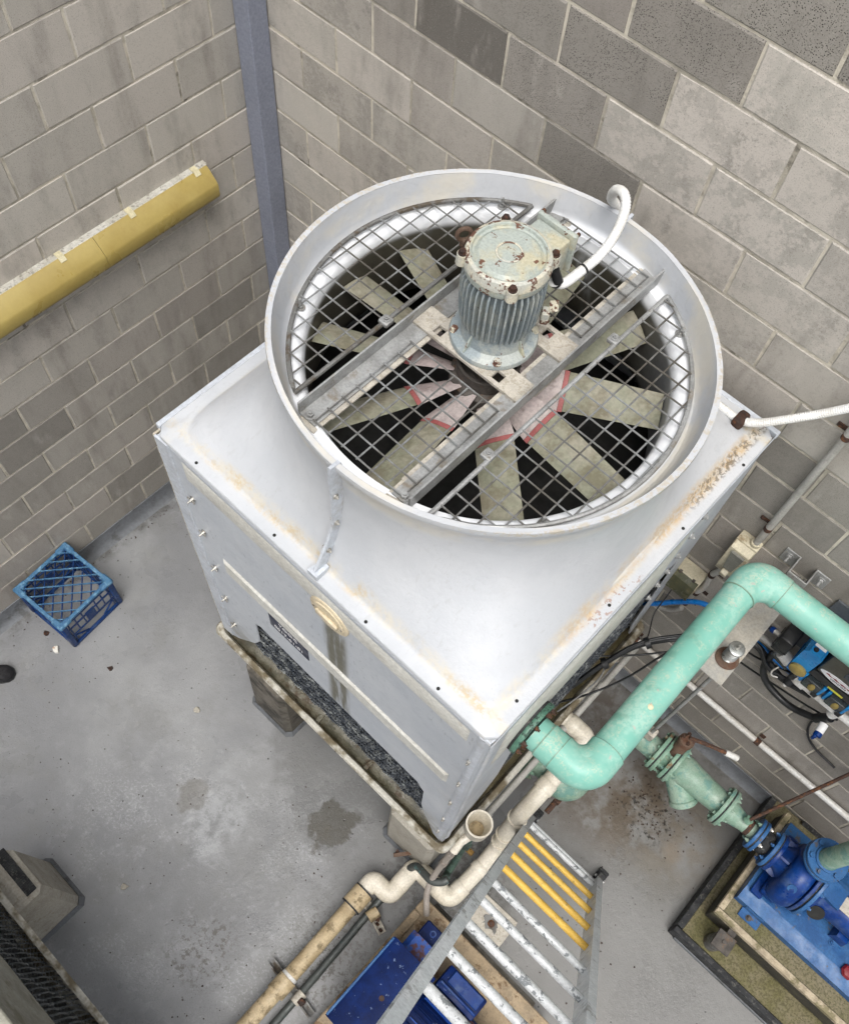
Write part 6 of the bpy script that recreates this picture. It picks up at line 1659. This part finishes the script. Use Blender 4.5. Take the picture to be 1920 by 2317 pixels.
# sides: open grid with solid panels
for s_ in (-1, 1):
    for ax in (0, 1):
        for z in (0.105, 0.19, 0.255):
            lo = [-HW + 0.012, s_ * (HW - 0.004) - 0.004, z - 0.005]; hi = [HW - 0.012, s_ * (HW - 0.004) + 0.004, z + 0.005]
            if ax:
                lo = [lo[1], lo[0], lo[2]]; hi = [hi[1], hi[0], hi[2]]
            cb_([lo[0] + 0, lo[1], lo[2]], hi, 'side_bar', 'crate', 0.001)
        for k in range(-3, 4):
            if k == 0:
                z0, z1, w_ = 0.105, 0.20, 0.030
            else:
                z0, z1, w_ = (0.10 if abs(k) < 3 else 0.03), HH - 0.02, 0.004
            c0 = k * 0.047
            lo = [c0 - w_, s_ * (HW - 0.005) - 0.0045, z0]; hi = [c0 + w_, s_ * (HW - 0.005) + 0.0045, z1]
            if ax:
                lo = [lo[1], lo[0], lo[2]]; hi = [hi[1], hi[0], hi[2]]
            cb_(lo, hi, 'side_bar', 'crate', 0.001)
        for sg in (-1, 1):
            m = MB()
            a0, a1 = sg * 0.155, sg * 0.06
            p0 = (a0, s_ * (HW - 0.005), 0.10); p1 = (a1, s_ * (HW - 0.005), 0.025)
            if ax:
                p0 = (p0[1], p0[0], p0[2]); p1 = (p1[1], p1[0], p1[2])
            m.cyl(p0, p1, 0.006, n=6)
            for v in m.bm.verts:
                v.co = ROT @ v.co
            m.build('side_brace', 'crate', cr_)

# ------------------------------------------------------------------ shoe at the left edge
sh_ = thing('shoe', 'rounded toe of a black suede shoe on the floor at the left edge', 'shoe', (0.22, -2.52, 0))
SM = Matrix.Translation((0.302, -2.412, 0)) @ Matrix.Rotation(math.atan2(0.78, 0.62), 4, 'Z')
out_ = [(-0.285, 0.0), (-0.275, 0.026), (-0.24, 0.034), (-0.18, 0.033), (-0.12, 0.040), (-0.07, 0.049), (-0.035, 0.046), (-0.012, 0.030), (0.0, 0.0), (-0.012, -0.030), (-0.035, -0.043), (-0.07, -0.046), (-0.12, -0.040), (-0.18, -0.033), (-0.24, -0.034), (-0.275, -0.026)]
def ringz(sc_, z, zf=0.0):
    r_ = []
    for x, y in out_:
        xx = -0.14 + (x + 0.14) * sc_[0]
        r_.append(SM @ Vector((xx, y * sc_[1], z + zf * max(0, -x - 0.10))))
    return r_
m = MB(); m.grid([ringz((1.02, 1.06), 0.002), ringz((1.03, 1.08), 0.012), ringz((1.0, 1.03), 0.022)], True, True, True); m.build('sole', 'black_plastic', sh_)
m = MB(); m.grid([ringz((1.0, 1.0), 0.020), ringz((0.985, 1.0), 0.038, 0.05), ringz((0.93, 0.93), 0.055, 0.16), ringz((0.80, 0.72), 0.066, 0.26), ringz((0.55, 0.45), 0.071, 0.30), ringz((0.2, 0.15), 0.072, 0.30)], True, False, True); m.build('upper', 'shoe', sh_, smooth=70)

# ------------------------------------------------------------------ neighbouring tower, cut by the lower left corner of the picture
nt = thing('neighbour_tower', 'basin corner of a second cooling tower cut off at the lower left', 'cooling tower', (1.95, -3.7, 0.66))
m = MB()
m.grid([rr(1.20, 2.74, -4.55, -3.05, 0.045, 0.66), rr(1.155, 2.785, -4.60, -3.008, 0.045, 0.775), rr(1.150, 2.79, -4.605, -3.003, 0.045, 0.795), rr(1.155, 2.785, -4.60, -2.997, 0.045, 0.806), rr(1.17, 2.77, -4.585, -3.012, 0.04, 0.808), rr(1.185, 2.755, -4.57, -3.026, 0.04, 0.800), rr(1.19, 2.75, -4.565, -3.034, 0.04, 0.74)], True, True, True)
m.build('basin', 'basin', nt, smooth=40)
m = MB()
zz = 0.765
row = 0
while zz < 1.20:
    f_ = (zz - 0.765) / 0.435
    y_ = -3.036 - 0.030 * f_
    n = 60
    for i in range(n):
        x = 1.21 + 1.52 * i / n
        k = 0.006 * math.sin(i * 1.3 + row)
        m.face([(x, y_ - 0.008, zz), (x + 0.016, y_ + k + 0.004, zz + 0.006), (x + 0.026, y_ + k + 0.004, zz + 0.036), (x + 0.010, y_ - 0.008, zz + 0.030)])
        m.face([(x + 0.016, y_ + k + 0.004, zz + 0.006), (x + 0.0255, y_ - 0.008, zz), (x + 0.0355, y_ - 0.008, zz + 0.030), (x + 0.026, y_ + k + 0.004, zz + 0.036)])
    zz += 0.034
    row += 1
m.box((1.21, -3.20, 0.75), (2.74, -3.08, 1.22))
o = m.build('fill_media', 'fill_grey', nt, smooth=0); o['kind'] = 'stuff'
m = MB(); m.box((1.20, -3.10, 1.20), (2.745, -3.062, 1.66), 0.006); m.build('panel_rib', 'rib_grey', nt)
m = MB(); m.box((1.20, -4.55, 1.0), (2.745, -3.13, 1.645)); m.build('casing', 'inside', nt)  # cut low to keep its shadow off the floor, coloured dark
p2 = plinth(1.235, 1.528, -3.22, -2.880, 0.63, 'plain concrete plinth with ribbed rubber mat in the lower left', 'plinth', 0.014)
p2['group'] = 'plinths under the tower'
m = MB()
m.box((1.25, -2.962, 0.6305), (1.497, -2.912, 0.638), 0.001)
for k in range(24):
    m.box((1.252 + k * 0.0102, -2.960, 0.6382), (1.2575 + k * 0.0102, -2.914, 0.6405))
m.build('ribbed_mat', 'rubber', p2)

# ------------------------------------------------------------------ litter on the floor
def chip(name, label, cat, x, y, r, mat, z=0.0015, h=0.006, n=7, seed=0, group=None):
    rr_ = random.Random(seed)
    m = MB()
    ring = [(x + r * rr_.uniform(0.6, 1.15) * math.cos(2 * PI * i / n), y + r * rr_.uniform(0.5, 1.1) * math.sin(2 * PI * i / n)) for i in range(n)]
    m.grid([[(p[0], p[1], z) for p in ring], [(x + (p[0] - x) * 0.9, y + (p[1] - y) * 0.9, z + h * rr_.uniform(0.4, 1.6)) for p in ring]], True, True, True)
    return tag(m.build(name, mat, smooth=20), label, cat, group)
chip('paint_flake', 'white paint flake with rusty edge in front of the blue crate', 'flake', 0.345, -2.172, 0.026, 'flake', seed=2, h=0.012)
chip('rust_flake', 'dark brown rust flake alone on the bare floor right of the crate', 'flake', 0.648, -2.030, 0.018, 'rust_dark', seed=5)
chip('rust_flake', 'brown leaf scrap pressed against the side of the blue crate', 'flake', 0.225, -2.150, 0.020, 'rust_dark', seed=9)
chip('mortar_lump', 'small pale mortar lump on the floor in front of the dark plinth', 'lump', 1.18, -1.845, 0.024, 'plinth', seed=12)
chip('mortar_lump', 'small pale mortar lump on the open floor near the lower left plinth', 'lump', 1.62, -2.70, 0.022, 'plinth', seed=14)
m = MB()
rl = random.Random(21)
def bit(x, y, r):
    n = 6
    m.grid([[(x + r * rl.uniform(0.6, 1.1) * math.cos(2 * PI * i / n), y + r * rl.uniform(0.6, 1.1) * math.sin(2 * PI * i / n), 0.001) for i in range(n)], [(x + 0.6 * r * math.cos(2 * PI * i / n), y + 0.6 * r * math.sin(2 * PI * i / n), 0.001 + r * 0.7) for i in range(n)]], True, False, True)
for _ in range(150):
    bit(rl.uniform(0.15, 2.5), rl.uniform(-3.2, -1.65), rl.uniform(0.0018, 0.0048))
for _ in range(110):
    bit(rl.gauss(3.36, 0.13), rl.gauss(-0.50, 0.09), rl.uniform(0.002, 0.007))
for _ in range(120):
    bit(rl.uniform(2.8, 3.78), rl.uniform(-1.6, -0.25), rl.uniform(0.002, 0.006))
for _ in range(60):
    bit(rl.uniform(2.2, 2.76), rl.uniform(-2.9, -1.7), rl.uniform(0.002, 0.006))
for _ in range(60):
    bit(rl.uniform(0.06, 0.12), rl.uniform(-2.3, -0.3), rl.uniform(0.002, 0.006))
o = m.build('grit', 'litter', smooth=0)
o['kind'] = 'stuff'; o['label'] = 'dark grit and leaf crumbs scattered over the floor'; o['category'] = 'grit'
